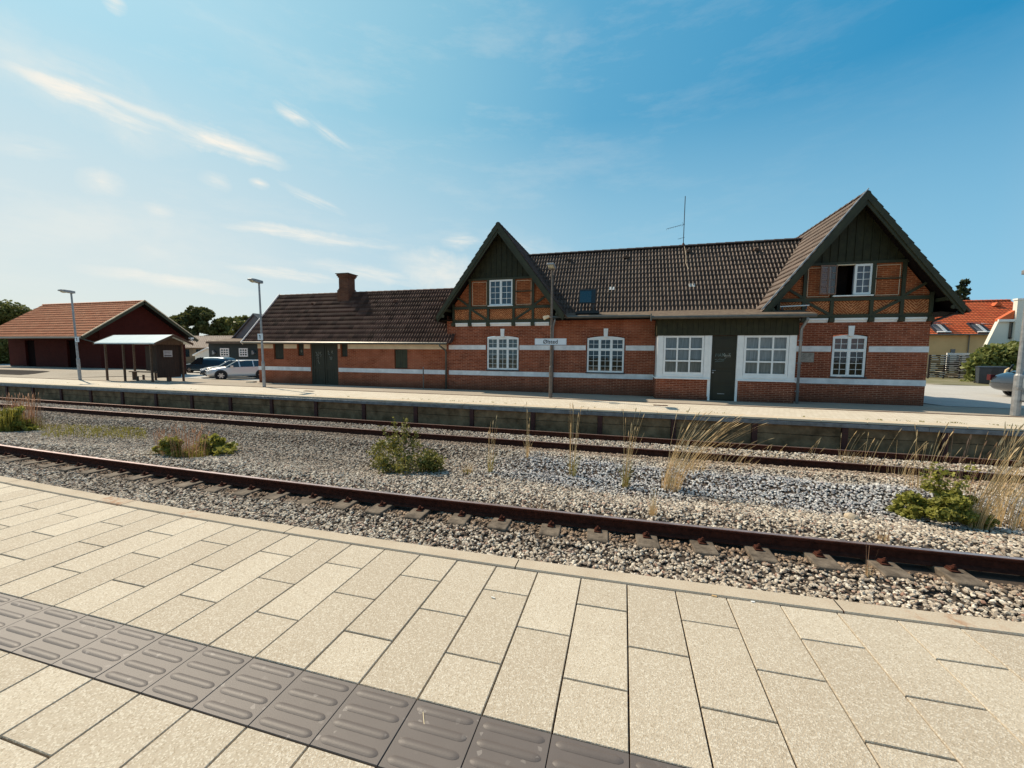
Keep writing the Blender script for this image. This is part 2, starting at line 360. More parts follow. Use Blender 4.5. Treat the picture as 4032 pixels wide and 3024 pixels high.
M['bark'] = simple('bark', (.06,.045,.032), .9, .4, 6)

# ================================================================== SETTING
def struct(o, label, cat): return tag(o, label, cat, kind='structure')

# open ground to the horizon
b = MB(); b.quad((-900,-200,-1.62), (900,-200,-1.62), (900,1500,-1.62), (-900,1500,-1.62))
struct(b.build('ground', M['earth']), 'flat grassy earth running to the horizon behind the station', 'ground')
# forecourt (asphalt, behind far platform)
def sheet(name, xs, ys, hf, mat):
    V = [(x, y, hf(x, y)) for y in ys for x in xs]; n = len(xs)
    F = [(j*n+i, j*n+i+1, (j+1)*n+i+1, (j+1)*n+i) for j in range(len(ys)-1) for i in range(n-1)]
    return np_mesh(name, V, F, mat, smooth=True)
fx = list(np.arange(-110, 70, 2.)); 
fy = [14.40, 15, 16, 17.3, 18, 18.5, 19.5, 20.5, 21.5, 22.5, 24, 27, 30, 33]
struct(sheet('forecourt', fx, fy, lambda x, y: terr(x, y)-(.004 if y < 14.5 else 0), M['asphalt']), 'grey brown asphalt forecourt along and behind the station house', 'pavement')
struct(sheet('car_park', [x for x in fx if x <= -18], [22.4, 27, 35, 50, 70, 95], lambda x, y: terr(x, y)+.012, M['road']), 'dusty car park in front of the dark green house', 'road')
struct(sheet('road', [float(x) for x in range(11, 71, 2)], [17.5, 19, 21, 24, 27, 29.5, 31.5], lambda x, y: terr(x, y)+.012, M['road']), 'pale sunlit access road to the right of the station', 'road')
struct(sheet('verge', [float(x) for x in range(8, 80, 2)], [31.4, 33, 36, 40, 46, 52, 60, 80], lambda x, y: terr(x, y)+.02+.05*math.sin(x*1.7+y), M['verge']), 'dry grass and gravel verge beyond the access road', 'verge')
# weedy strip between the forecourt and the car park
struct(sheet('weedy_strip', list(np.arange(-33, -19.4, .5)), [18.7, 19.0, 19.4, 19.8], lambda x, y: terr(x, y)+.014+.008*math.sin(x*3), M['verge']), 'yellowed weedy strip between forecourt and car park', 'verge')

# loading ramp beside the oxide red shed
def ramp_h(x, y):
    z0 = terr(x, y); kx = sm(-31.2, -34.8, x); 
    top = .02+.0*(y)
    k = sm(15.2+1.6*sm(-33.5, -37.5, x)*0, 17.4, y) if x > -37 else sm(16.35, 17.0, y)
    return z0+.006+(top-z0)*kx*k
rx = list(np.arange(-75, -31, .8)); ry = [14.45, 15, 15.5, 16, 16.35, 16.6, 16.8, 17.0, 17.4, 18, 19, 20, 21]
struct(sheet('loading_ramp', rx, ry, ramp_h, M['asphalt']), 'low asphalt ramp rising to the doors of the oxide red shed', 'ramp')
struct(sheet('soil_bank', [x for x in rx if x < -36.5], [16.2, 16.4, 16.6, 16.8, 16.95], lambda x, y: ramp_h(x, y)+.02, M['soffit']), 'strip of dark soil bank in front of the shed ramp', 'bank')

# ------------------------------------------------------------------ far platform
P2Y = 12.0
ex = list(np.arange(-70, 30, 2.5))
struct(sheet('far_platform', ex, [P2Y+.42, 13, 14.40], lambda x, y: G2, M['pavers']), 'far platform surface of small cream pavers', 'platform')
b = MB()                                            # row of edge slabs
x = -60.0
while x < 20:
    b.box(x+.006, x+.994, P2Y, P2Y+.415, G2-.05, G2+.008*0+.004); x += 1.0
o = b.build('platform_edge', M['kerb'], bevel=.006); struct(o, 'row of pale edge slabs along the far platform', 'platform edge')
b = MB(); b.box(-60, 20, 14.36, 14.43, G2-.05, G2+.012)
struct(b.build('platform_seam', M['rust']), 'thin dark seam strip between pavers and asphalt', 'kerb')
wall = thing('retaining_wall', 'stained concrete face of the far platform with rusty posts and blue grey cap rail', 'wall', (0, 0, 0))
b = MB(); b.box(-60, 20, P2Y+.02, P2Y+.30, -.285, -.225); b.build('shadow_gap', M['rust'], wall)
b = MB()
x = -60.4
while x < 20: b.box(x+.003, x+6.147, P2Y-.03, P2Y+.05, -.345, -.243); x += 6.15
b.build('cap_rail', M['zinc'], wall, bevel=.006)
posts = [-60.37+2.06*i for i in range(39)]
pm = MB(); pm.box(-.065, .065, P2Y+.012, P2Y+.15, -1.15, -.345)
first = None
for i, x in enumerate(posts):
    if i == 0: first = pm.build('steel_post', M['post_rust'], wall); first.location.x = x
    else:
        c = first.copy(); COL.objects.link(c); c.location.x = x; c.parent = wall
pl = MB(); pl.box(.07, 1.99, P2Y+.06, P2Y+.14, -.60, -.30); pl.box(.07, 1.99, P2Y+.066, P2Y+.146, -1.15, -.612)
fp = pl.build('concrete_panel', M['concrete'], wall, bevel=.006); fp.location.x = posts[0]
for x in posts[1:]:
    c = fp.copy(); COL.objects.link(c); c.location.x = x; c.parent = wall
# drain covers lying in the platform
for px, py, lab in ((950+.3617*735, 1450+.3617*250, 'dark drain cover in the far platform near the double doors'), (2400+.3617*555, 1520+.3617*212, 'dark drain cover in the far platform in front of the bay')):
    p = ray(px, py); t = (G2-CZ)/p.z; p = p*t
    b = MB(); b.box(p.x-.22, p.x+.22, p.y-.08, p.y+.08, G2+.002, G2+.012)
    for k in range(9): b.box(p.x-.20+k*.047, p.x-.18+k*.047, p.y-.06, p.y+.06, G2+.012, G2+.016)
    tag(b.build('drain_cover', M['rust']), lab, 'drain cover', 'drain covers in the far platform')

# ------------------------------------------------------------------ tracks
def y1(x):                                       # far rail of the near track
    xx = max(-14.0, min(6, x)); base = 5.333+.0285*xx+.0024*xx*xx
    if x < -14: base += (.0285+.0048*-14)*(x+14)
    return base
Z1 = -.677; Z2 = -.827
Y2N, Y2F = 10.13, 11.50
def rail(name, yf, ztop, label, x0=-70, x1=22, step=1.0):
    prof = [(-.070,0),(.070,0),(.070,.010),(.012,.028),(.010,.11),(.034,.125),(.036,.150),(.028,.159),(-.028,.159),(-.036,.150),(-.034,.125),(-.010,.11),(-.012,.028),(-.070,.010)]
    xs = list(np.arange(x0, x1+.01, step)); n = len(prof); V = []; 
    for x in xs:
        y = yf(x)
        for a, h in prof: V.append((x, y+a, ztop-.159+h))
    t = thing(name, label, 'rail', (0, 0, 0), group='rails of the two tracks')
    F = []; FT = []
    for i in range(len(xs)-1):
        for k in range(n):
            k2 = (k+1) % n; q = (i*n+k, i*n+k2, (i+1)*n+k2, (i+1)*n+k)
            (FT if k in (7,) else F).append(q)
    np_mesh('rail_web', V, F, M['rust'], t); np_mesh('running_surface', V, FT, M['rail_top'], t)
    return t
rail('rail', y1, Z1, 'nearest dark brown rail, the one beside the concrete sleeper blocks')
rail('rail', lambda x: y1(x)-1.505, Z1, 'rail of the near track hidden below the near platform edge')
rail('rail', lambda x: Y2N, Z2, 'nearer of the two rails of the far track')
rail('rail', lambda x: Y2F, Z2, 'rail right under the far platform wall')

# twin-block sleepers of the near track; only the far blocks show
M['sleeper'] = simple('sleeper_concrete', (.10,.075,.052), .9, .4, 9, bscale=70, bstr=.4, c2=(.22,.175,.13))
def sleeper():
    r = thing('sleeper', 'weathered concrete sleeper block under the nearest rail', 'sleeper', group='concrete sleepers under the nearest rail')
    b = MB(); b.prism([(-.40,-.10),(-.37,-.005),(-.34,.004),(.34,.004),(.37,-.005),(.40,-.10)], 'x', -.135, .135)
    b.build('sleeper_block', M['sleeper'], r, bevel=.012)
    for s in (-1, 1):
        b = MB(); b.box(-.045, .045, s*.115-.05, s*.115+.05, .006, .020); b.box(-.032, .032, s*.105-.035, s*.105+.04, .020, .038)
        c = b.build('rail_clip', M['rust'], r, bevel=.003)
        b = MB(); b.tube([(0, s*.125, .03), (0, s*.125, .078)], .012, 6); b.tube([(0, s*.125, .044), (0, s*.125, .062)], .022, 6); b.build('bolt', M['rust'], c)
    return r
M['bolt_rust'] = M['rust']
s0 = sleeper(); bolts = [((1500+.4069*x), (1900+.4069*y)) for x, y in ((380,245),(765,290),(1160,330),(1650,385),(2085,440))]
xs = []
for px, py in bolts:
    d = ray(px, py); t = (Z1-.159+.05-CZ)/d.z; xs.append(d.x*t)
sx = list(xs); k = (xs[-1]-xs[0])/4
for i in range(1, 7): sx.append(xs[-1]+k*i*1.0)
for i in range(1, 46): sx.insert(0, xs[0]-k*i)
for i, x in enumerate(sx):
    o = s0 if i == 0 else copy_tree(s0)
    o.location = (x+random.uniform(-.015, .015), y1(x)-.02, Z1-.158+random.uniform(-.004, .004)); o.rotation_euler = (random.uniform(-.02,.02), 0, math.atan(.0285+.0048*max(-14, min(6, x)))+random.uniform(-.03, .03))

# ------------------------------------------------------------------ ballast bed and stones
def bed(x, y):
    ya = y1(x)
    n = mnoise.noise(Vector((x*.9, y*.9, 0)))*.035+mnoise.noise(Vector((x*.3, y*.3, 3)))*.05
    if y < ya-.55: z = Z1-.215+.06*sm(ya-.65, ya-1.2, y)*.5
    elif y < ya+.5: return Z1-.195+n*.2
    else:
        z = Z1-.175
        dip = -.20*sm(ya+.6, 7.6, y)*(1-sm(8.6, 9.6, y))
        z += dip; z = z*(1-sm(8.8, 9.7, y))+(Z2-.13)*sm(8.8, 9.7, y)
        ridge = .16*math.exp(-((y-(8.55-.02*x))/.55)**2)*sm(-3.5, -2.0, x); z += ridge
        if y > 9.9: return Z2-.145+n*.2
        if y > 9.6: n *= .4
    return z+n
V = []; xs_ = list(np.arange(-44, 16.01, .35)); ys_ = list(np.arange(2.6, 12.21, .16)); n_ = len(xs_)
for y in ys_:
    for x in xs_: V.append((x, y, bed(x, y)-.015))
F = [(j*n_+i, j*n_+i+1, (j+1)*n_+i+1, (j+1)*n_+i) for j in range(len(ys_)-1) for i in range(n_-1)]
bedo = np_mesh('track_bed', V, F, M['ballast_bed'], smooth=True)
struct(bedo, 'dark gravel bed under the two tracks', 'track bed')
lx = [-300., -120., -44.]
for side, X in (('l', [-400., -200., -44.]), ('r', [16., 60., 200.])):
    struct(sheet('track_bed', X, [2.6, 12.2], lambda x, y: -.95, M['ballast_bed']), 'gravel bed of the tracks beyond the '+('left' if side == 'l' else 'right')+' end of the platforms', 'track bed')

stones = bpy.data.collections.new('stone_shapes')
for k in range(7):
    bm = bmesh.new(); bmesh.ops.create_icosphere(bm, subdivisions=1, radius=.5)
    rr = random.Random(k)
    for v in bm.verts: v.co *= rr.uniform(.72, 1.12)
    # cut facets
    for _ in range(4):
        nrm = Vector((rr.uniform(-1,1), rr.uniform(-1,1), rr.uniform(-1,1))).normalized()
        for v in bm.verts:
            d = v.co.dot(nrm)-.36
            if d > 0: v.co -= nrm*d
    sx_, sy_, sz_ = rr.uniform(.9,1.25), rr.uniform(.75,.95), rr.uniform(.5,.72)
    for v in bm.verts: v.co = Vector((v.co.x*sx_, v.co.y*sy_, v.co.z*sz_))
    me = bpy.data.meshes.new('stone'); bm.to_mesh(me); bm.free(); me.materials.append(M['stone'])
    stones.objects.link(bpy.data.objects.new('stone', me))
def scatter(o, coll, dens, size, smin, smax, seed=0, tilt=.6):
    ng = bpy.data.node_groups.new('scatter', 'GeometryNodeTree')
    ng.interface.new_socket('Geometry', in_out='INPUT', socket_type='NodeSocketGeometry'); ng.interface.new_socket('Geometry', in_out='OUTPUT', socket_type='NodeSocketGeometry')
    N = ng.nodes; L = ng.links
    gi = N.new('NodeGroupInput'); go = N.new('NodeGroupOutput')
    d = N.new('GeometryNodeDistributePointsOnFaces'); d.inputs['Density'].default_value = dens; d.inputs['Seed'].default_value = seed
    L.new(gi.outputs[0], d.inputs['Mesh'])
    ci = N.new('GeometryNodeCollectionInfo'); ci.inputs[0].default_value = coll; ci.inputs['Separate Children'].default_value = True; ci.inputs['Reset Children'].default_value = True
    ip = N.new('GeometryNodeInstanceOnPoints'); ip.inputs['Pick Instance'].default_value = True
    L.new(d.outputs['Points'], ip.inputs['Points']); L.new(ci.outputs[0], ip.inputs['Instance'])
    rv = N.new('FunctionNodeRandomValue'); rv.data_type = 'FLOAT_VECTOR'; rv.inputs[0].default_value = (-tilt, -tilt, 0); rv.inputs[1].default_value = (tilt, tilt, 6.283)
    L.new(rv.outputs[0], ip.inputs['Rotation'])
    sv = N.new('FunctionNodeRandomValue'); sv.data_type = 'FLOAT'; sv.inputs[2].default_value = size*smin; sv.inputs[3].default_value = size*smax; sv.inputs['Seed'].default_value = 5
    L.new(sv.outputs[1], ip.inputs['Scale'])
    L.new(ip.outputs[0], go.inputs[0])
    md = o.modifiers.new('scatter', 'NODES'); md.node_group = ng
def gravel_patch(xr, yr, dens, size, label, seed, zoff=.008, skip=None):
    xs = list(np.arange(xr[0], xr[1]+.001, .3)); ys = list(np.arange(yr[0], yr[1]+.001, .15)); n = len(xs)
    V = [(x, y, bed(x, y)+zoff) for y in ys for x in xs]
    F = []
    for j in range(len(ys)-1):
        for i in range(n-1):
            cx_, cy_ = xs[i]+.15, ys[j]+.075
            if skip and skip(cx_, cy_): continue
            F.append((j*n+i, j*n+i+1, (j+1)*n+i+1, (j+1)*n+i))
    o = np_mesh('gravel', V, F, M['stone']); scatter(o, stones, dens, size, .5, 1.45, seed)
    return tag(o, label, 'gravel', kind='stuff')
def sk(x, y):
    if abs(y-y1(x)) < .10 or abs(y-y1(x)+1.505) < .10: return True
    if abs(y-Y2N) < .09 or abs(y-Y2F) < .09: return True
    return x < -2.85*y-2 or x > 1.1*y+2
gravel_patch((-14, 6), (2.85, 5.25), 760, .047, 'grey crushed stone between the near platform and the nearest rail', 1, skip=sk)
gravel_patch((-22, 11), (5.40, 8.0), 620, .049, 'grey crushed stone just beyond the nearest rail', 2, skip=sk)
gravel_patch((-30, 13), (7.85, 10.0), 520, .052, 'grey and bluish crushed stone piled between the tracks', 3, skip=sk)
gravel_patch((-34, 14), (10.25, 11.95), 420, .055, 'pale crushed stone between the rails of the far track', 4, skip=sk)

# ------------------------------------------------------------------ near platform
LW = .2985; X0 = .0655
def edge_j(x): return 2.609+.0385*max(-7, min(5, x))+.0066*max(-7, min(5, x))**2 - (0 if x > -7 else 0)
def edge_o(x): return edge_j(x)+.145
def tac_u(x): return 1.463+.016*x if x > -4 else 1.463+.016*-4
def tac_l(x): return tac_u(x)-.293
def chamfer_slab(V, F, R, x0, x1, yf0, yf1, z, r, g=.0038, c=.0022, tilt=0):
    # yf0, yf1: functions of x giving the lower and upper edge
    b0 = len(V)
    a = [(x0+g, yf0(x0)+g), (x1-g, yf0(x1)+g), (x1-g, yf1(x1)-g), (x0+g, yf1(x0)-g)]
    cx_ = sum(p[0] for p in a)/4; cy_ = sum(p[1] for p in a)/4
    for p in a: V.append((p[0], p[1], z-.03))
    for p in a: V.append((p[0], p[1], z-.004))
    for p in a: V.append((p[0]+(c if p[0] < cx_ else -c), p[1]+(c if p[1] < cy_ else -c), z+tilt*(p[1]-cy_)))
    for k in range(4):
        k2 = (k+1) % 4; F.append((b0+k, b0+k2, b0+4+k2, b0+4+k)); F.append((b0+4+k, b0+4+k2, b0+8+k2, b0+8+k))
    F.append((b0+8, b0+9, b0+10, b0+11)); R += [r]*9
def with_rnd(o, R):
    a = o.data.attributes.new('rnd', 'FLOAT', 'FACE'); a.data.foreach_set('value', np.array(R, np.float32))
V = []; F = []; R = []
for i in range(-85, 30):
    x0 = X0+i*LW; x1 = x0+LW
    # parity from the photo: three pieces (half, full, half) or two full ones
    halfcol = (i % 2 == 0)
    fr = [0, .25, .75, 1] if not halfcol else [0, .5, 1]
    for a, c in zip(fr[:-1], fr[1:]):
        fa = lambda x, a=a: tac_u(x)+.002+(edge_j(x)-tac_u(x))*a; fc = lambda x, c=c: tac_u(x)+.002+(edge_j(x)-tac_u(x))*c
        chamfer_slab(V, F, R, x0, x1, fa, fc, random.uniform(-.0015, .0015), random.random() if random.random() > .12 else 0, tilt=random.uniform(-.003,.003))
    # field behind the tactile strip
    yb = 0.0 if halfcol else .29; 
    k = 0; top = 0.0
    ds = ([.29]+[.58]*9) if halfcol else [.58]*9
    acc = 0
    for d in ds:
        fa = lambda x, acc=acc, d=d: tac_l(x)-acc-d; fc = lambda x, acc=acc: tac_l(x)-acc
        chamfer_slab(V, F, R, x0, x1, fa, fc, random.uniform(-.0015, .0015), random.random(), tilt=random.uniform(-.002,.002)); acc += d
pv = np_mesh('near_platform', V, F, M['slab']); with_rnd(pv, R)
struct(pv, 'near platform surface of pale rectangular washed concrete slabs', 'platform')
b = MB(); b.box(-26, 10, -4.2, 2.5, -.12, -.018)
xsj = [x*.5 for x in range(-52, 21)]
Vb = []; 
for x in xsj: Vb += [(x, -4.2, -.018), (x, edge_o(x)-.05, -.018), (x, edge_o(x)-.05, -1.1)]
Fb = []
for i in range(len(xsj)-1):
    a = i*3; c = a+3; Fb += [(a, c, c+1, a+1), (a+1, c+1, c+2, a+2)]
struct(np_mesh('platform_base', Vb, Fb, M['slab_joint']), 'dark sand bedding and side face under the near platform slabs', 'platform')
# edging stones
V = []; F = []; R = []
x = 1500+.0; 
d = ray(1500+.4069*1325, 1900+.4069*770); t = -CZ/d.z; xj = d.x*t
xe = xj-2.0*14
while xe < 9:
    for q in range(4):
        xa, xb = xe+q*.5, xe+q*.5+.5
        g0 = .004 if q == 0 else 0; g1 = .004 if q == 3 else 0; b0 = len(V)
        for xx in (xa+g0, xb-g1):
            V += [(xx, edge_j(xx)+.014, -.05), (xx, edge_j(xx)+.014, -.006), (xx, edge_j(xx)+.020, 0.004), (xx, edge_o(xx)-.008, .002), (xx, edge_o(xx), -.008), (xx, edge_o(xx), -.16)]
        for k in range(5): F.append((b0+k, b0+6+k, b0+7+k, b0+k+1)); R.append(((int((xe+100)*7.3)) % 10)/10)
    xe += 2.0
eo = np_mesh('platform_kerb', V, F, M['kerb_near']); with_rnd(eo, R); struct(eo, 'narrow edging stones along the near platform with rust stains', 'kerb')
# tactile strip: base tiles and ribs
V = []; F = []; R = []
for i in range(-85, 30):
    x0 = X0+i*LW; x1 = x0+LW; r = random.random(); zt = random.uniform(-.001, .001)
    chamfer_slab(V, F, R, x0, x1, tac_l, lambda x: tac_u(x)+.001, zt, r, g=.0014, c=.0015)
    for k in range(4):
        yc = tac_l(x0)+.293*(k+.5)/4; sl = .016; n = 10; b0 = len(V); xa, xb = x0+.022, x1-.022
        prof = [(-.018, .0), (-.012, .0028), (-.004, .0048), (.004, .0048), (.012, .0028), (.018, 0)]
        st = [(0, .0), (.008, .55), (.02, .9), (.035, 1), (xb-xa-.035, 1), (xb-xa-.02, .9), (xb-xa-.008, .55), (xb-xa, 0)]
        for s_, w in st:
            for a, h in prof: V.append((xa+s_, yc+a*(.25+.75*w)+sl*s_, zt+.0006+h*w*1.15))
        for q in range(len(st)-1):
            for k2 in range(5): a = b0+q*6+k2; F.append((a, a+6, a+7, a+1)); R.append(r)
tp = np_mesh('tactile_strip', V, F, M['tactile']); with_rnd(tp, R)
Fa = np.array([(2.0 if max(V[i][2] for i in f)-min(V[i][2] for i in f) < .02 and max(abs(V[f[0]][0]-V[f[2]][0]), 0) < .28 else 0) for f in F])
tp.data.polygons.foreach_set('use_smooth', [bool(q) for q in Fa])
struct(tp, 'strip of grey ribbed tactile tiles across the near platform', 'tactile paving')

# ================================================================== STATION HOUSE
ST = thing('station_building', 'long red brick station house with brown tiled roofs and two steep green timbered gables', 'station', (0, 0, 0))
GZ = -.36

def tiled(name, O, U, V, w, l, mat, parent, wave=.15, row=.315, amp=.030, lip=.036, clip=None, seg=8, jit=.004, lean=.25, flat=0):
    """pantile surface: O eave corner, U along the eave, V up the slope"""
    O = Vector(O); U = Vector(U).normalized(); V = Vector(V).normalized(); N = U.cross(V).normalized()
    nw = max(1, round(w/wave)); nr = max(1, round(l/row)); wave = w/nw; row = l/nr
    vs = []; fs = []; uvs = []
    rr = random.Random(len(name)*7+int(w*10))
    for j in range(nr):
        base = len(vs); n = nw*seg+1
        offs = [rr.uniform(-jit, jit) for _ in range(nw+1)]
        for lv, (vv, hh) in enumerate(((-.035, lip*.15), (-.03, lip), (row*.5, lip*.55), (row+.004, lip*.05))):
            for i in range(n):
                u = i*wave/seg; ph = 2*math.pi*(i % seg)/seg
                s = math.cos(ph)+.30*math.cos(2*ph+lean*3)
                if flat: s = max(-1.0, min(.75, flat*math.cos(ph)+.15*math.sin(ph)))
                h = hh+amp*s+offs[min(nw, i//seg)]
                if lv == 0: h -= .004
                vs.append(O+U*u+V*(j*row+vv+(offs[min(nw, i//seg)]*1.2 if lv < 2 else 0))+N*h)
                uvs.append((u/(wave*2), j+.5))
        for lv in range(3):
            for i in range(n-1):
                u = (i+.5)*wave/seg; v = j*row+row/2
                if clip and not clip(u, v): continue
                a = base+lv*n+i; fs.append((a, a+1, a+n+1, a+n))
    me = bpy.data.meshes.new(name); me.from_pydata([tuple(v) for v in vs], [], fs); me.materials.append(mat)
    uv = me.uv_layers.new(name='UVMap'); 
    vi = np.zeros(len(me.loops), np.int32); me.loops.foreach_get('vertex_index', vi)
    U_ = np.array(uvs, np.float32)[vi]; uv.data.foreach_set('uv', U_.ravel())
    me.polygons.foreach_set('use_smooth', [True]*len(me.polygons))
    me.update(); o = bpy.data.objects.new(name, me); COL.objects.link(o); o.parent = parent; return o

def wall_open(b, x0, x1, z0, z1, Y, ops, dep=.13, thick=.3, mi=0):
    """wall in plane Y with rectangular openings (ox0,ox1,oz0,oz1) and reveals"""
    xs = sorted({x0, x1, *[v for o in ops for v in o[:2]]}); zs = sorted({z0, z1, *[v for o in ops for v in o[2:4]]})
    for xa, xb in zip(xs[:-1], xs[1:]):
        run = None
        for za, zb_ in zip(zs[:-1], zs[1:]):
            inside = any(o[0] <= (xa+xb)/2 <= o[1] and o[2] <= (za+zb_)/2 <= o[3] for o in ops)
            if not inside: b.quad((xa,Y,za), (xb,Y,za), (xb,Y,zb_), (xa,Y,zb_), mi)
    for o in ops:
        a, c, d, e = o[:4]; Yd = Y+dep
        b.quad((a,Y,d),(a,Yd,d),(a,Yd,e),(a,Y,e),mi); b.quad((c,Y,d),(c,Yd,d),(c,Yd,e),(c,Y,e),mi); b.quad((a,Y,e),(c,Y,e),(c,Yd,e),(a,Yd,e),mi); b.quad((a,Y,d),(c,Y,d),(c,Yd,d),(a,Yd,d),mi)

# --- walls -----------------------------------------------------------------
LW_OPS = [(-18.36,-17.70,1.04,2.02), (-16.77,-16.38,1.24,2.02), (-15.91,-14.24,GZ,2.02), (-14.04,-13.64,1.22,2.02), (-10.92,-10.19,.67,1.62)]
b = MB()
wall_open(b, -19.45, -8.07, GZ-.3, 2.02, FY, LW_OPS)
b.quad((-19.45,FY,GZ-.5),(-19.45,21.8,GZ-.5),(-19.45,21.8,2.1),(-19.45,FY,2.1)); b.add([(-19.45,FY,2.1),(-19.45,21.8,2.1),(-19.45,19.55,4.6)],[(0,1,2)])
b.quad((-19.45,21.8,GZ-.5),(-8,21.8,GZ-.5),(-8,21.8,2.1),(-19.45,21.8,2.1))
b.build('left_wing_wall', M['brick_left'], ST)
W2 = (-6.09,-4.56,.70,2.30); W3 = (-1.54,.03,.67,2.28); WR = (7.39,8.47,.70,2.30)
b = MB()
wall_open(b, -8.07, 10.24, GZ-.3, 2.95, FY, [W2, W3, WR, (1.5, 5.6, -.2, 2.4)], dep=.12)
b.quad((10.24,FY,GZ-.6),(10.24,24.4,GZ-.6),(10.24,24.4,3.2),(10.24,FY,3.2)); b.quad((-8,24.4,-1),(10.24,24.4,-1),(10.24,24.4,3.2),(-8,24.4,3.2))
b.quad((-8.07,FY+.01,1),(-8.07,21.5,1),(-8.07,21.5,3.2),(-8.07,FY+.01,3.2))
b.build('main_wall', M['brick'], ST)
# soldier course at the foot of the wall
b = MB()
for xa, xb in ((-13.9,-8.2),(-7.9,1.1),(6.1,10.1)):
    b = MB(); x = xa
    while x < xb: b.box(x, x+.052, FY-.012, FY+.02, -.30, -.10+random.uniform(-.004,.004)); x += .066
    b.build('soldier_course', M['brick_left'], ST)
# orange brick zone under the main eaves and around window 3
# --- white bands -----------------------------------------------------------
def band(segs, z0, z1, mat, y=FY, pr=.014):
    b = MB()
    for xa, xb in segs: b.box(xa, xb, y-pr, y+.02, z0, z1)
    return b.build('white_band', mat, ST)
band([(-19.46,-15.95),(-14.20,-8.10)], .44, .645, M['band']); band([(-7.98,1.20),(5.95,10.25)], .44, .645, M['band'])
band([(-19.46,-18.40),(-17.66,-16.81),(-16.34,-15.95),(-14.20,-14.08),(-13.60,-8.10)], 1.63, 1.86, M['cream'])  # warm reflected light on this upper band is put into its cream colour
band([(-7.98,-6.13),(-4.52,-1.58),(.07,1.20),(5.95,7.35),(8.51,10.25)], 1.63, 1.835, M['band'])
b = MB()
for za, zc in ((.44,.645),(1.63,1.835)): b.box(10.235, 10.252, FY+.01, 24.3, za, zc)
b.build('side_band', M['band'], ST)

# --- windows ----------------------------------------------------------------
def window(x0, x1, z0, z1, Y, cols, rows, transom=None, rows_top=0, arch=0, back='room', back_top=None, fw=.046, bar=.015, sill=True, name='window', panes=2, lobe=.06, parent=None, top_flat=True):
    """white casement window: cols sashes, each panes wide, rows high below the transom, rows_top above it"""
    root = MB(); Y0 = Y+.03; Y1 = Y+.09
    root.box(x0, x1, Y0, Y1, z0, z0+fw); root.box(x0, x1, Y0, Y1, z1-fw, z1); root.box(x0, x0+fw, Y0, Y1, z0+fw, z1-fw); root.box(x1-fw, x1, Y0, Y1, z0+fw, z1-fw)
    if arch:
        n = 10; xc = (x0+x1)/2; hw = (x1-x0)/2
        poly = [(x0, z1)]+[(xc+hw*math.cos(math.pi-math.pi*k/n) if False else x0+(x1-x0)*k/n, z1+arch*(1-((x0+(x1-x0)*k/n-xc)/hw)**2)) for k in range(1, n)]+[(x1, z1)]
        root.prism(poly[::-1], 'y', Y0+.002, Y1-.002)
    ix0, ix1 = x0+fw, x1-fw; iz0, iz1 = z0+fw, z1-fw; cw = (ix1-ix0)/cols
    for c in range(1, cols): root.box(ix0+c*cw-fw*.62, ix0+c*cw+fw*.62, Y0-.004, Y1, iz0, iz1)
    zt = iz1
    if transom:
        root.box(ix0, ix1, Y0-.010, Y1-.003, transom-fw*.62, transom+fw*.62); zt = transom-fw*.62
    w = root.build(name, M['white'], parent or ST)
    bars = MB()
    spans = [(iz0, zt, rows)]+([(transom+fw*.62, iz1, rows_top)] if transom else [])
    for c in range(cols):
        a = ix0+c*cw+(fw*.62 if c else 0); d = ix0+(c+1)*cw-(fw*.62 if c < cols-1 else 0)
        for za, zc, nr in spans:
            s = .024
            bars.box(a, a+s, Y0+.004, Y0+.045, za, zc); bars.box(d-s, d, Y0+.004, Y0+.045, za, zc); bars.box(a+s, d-s, Y0+.004, Y0+.045, za, za+s); bars.box(a+s, d-s, Y0+.004, Y0+.045, zc-s, zc)
            for k in range(1, panes):
                xk = a+(d-a)*k/panes; bars.box(xk-bar/2, xk+bar/2, Y0+.010, Y0+.04, za+s, zc-s)
            for k in range(1, nr):
                zk = za+(zc-za)*k/nr; bars.box(a+s, d-s, Y0+.012, Y0+.038, zk-bar/2, zk+bar/2)
    bars.build('sash', M['white'], w)
    g = MB(); g.quad((ix0, Y0+.03, iz0), (ix1, Y0+.03, iz0), (ix1, Y0+.03, iz1), (ix0, Y0+.03, iz1)); g.build('pane', M['glass'], w)
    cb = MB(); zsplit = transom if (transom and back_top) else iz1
    cb.quad((x0+.01, Y+.17, z0+.01), (x1-.01, Y+.17, z0+.01), (x1-.01, Y+.17, zsplit), (x0+.01, Y+.17, zsplit)); cb.build('curtain_or_backing', M[back], w)  # with 'room' a dark sheet, the unlit interior put into its colour
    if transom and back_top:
        cb = MB(); cb.quad((x0+.01, Y+.14, zsplit), (x1-.01, Y+.14, zsplit), (x1-.01, Y+.14, z1-.01), (x0+.01, Y+.14, z1-.01)); cb.build('curtain_or_backing', M[back_top], w)
    if sill:
        sb = MB(); sb.box(x0-.05, x1+.05, Y-.05, Y+.05, z0-.05, z0-.004); sb.build('sill', M['dark_metal'], w)
    return w
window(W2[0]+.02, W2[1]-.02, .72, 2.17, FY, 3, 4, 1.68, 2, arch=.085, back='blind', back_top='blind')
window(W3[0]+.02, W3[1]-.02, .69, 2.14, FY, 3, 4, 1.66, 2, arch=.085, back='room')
window(WR[0]+.02, WR[1]-.02, .72, 2.18, FY, 2, 4, 1.68, 2, arch=.07, back='room', back_top='room_red')
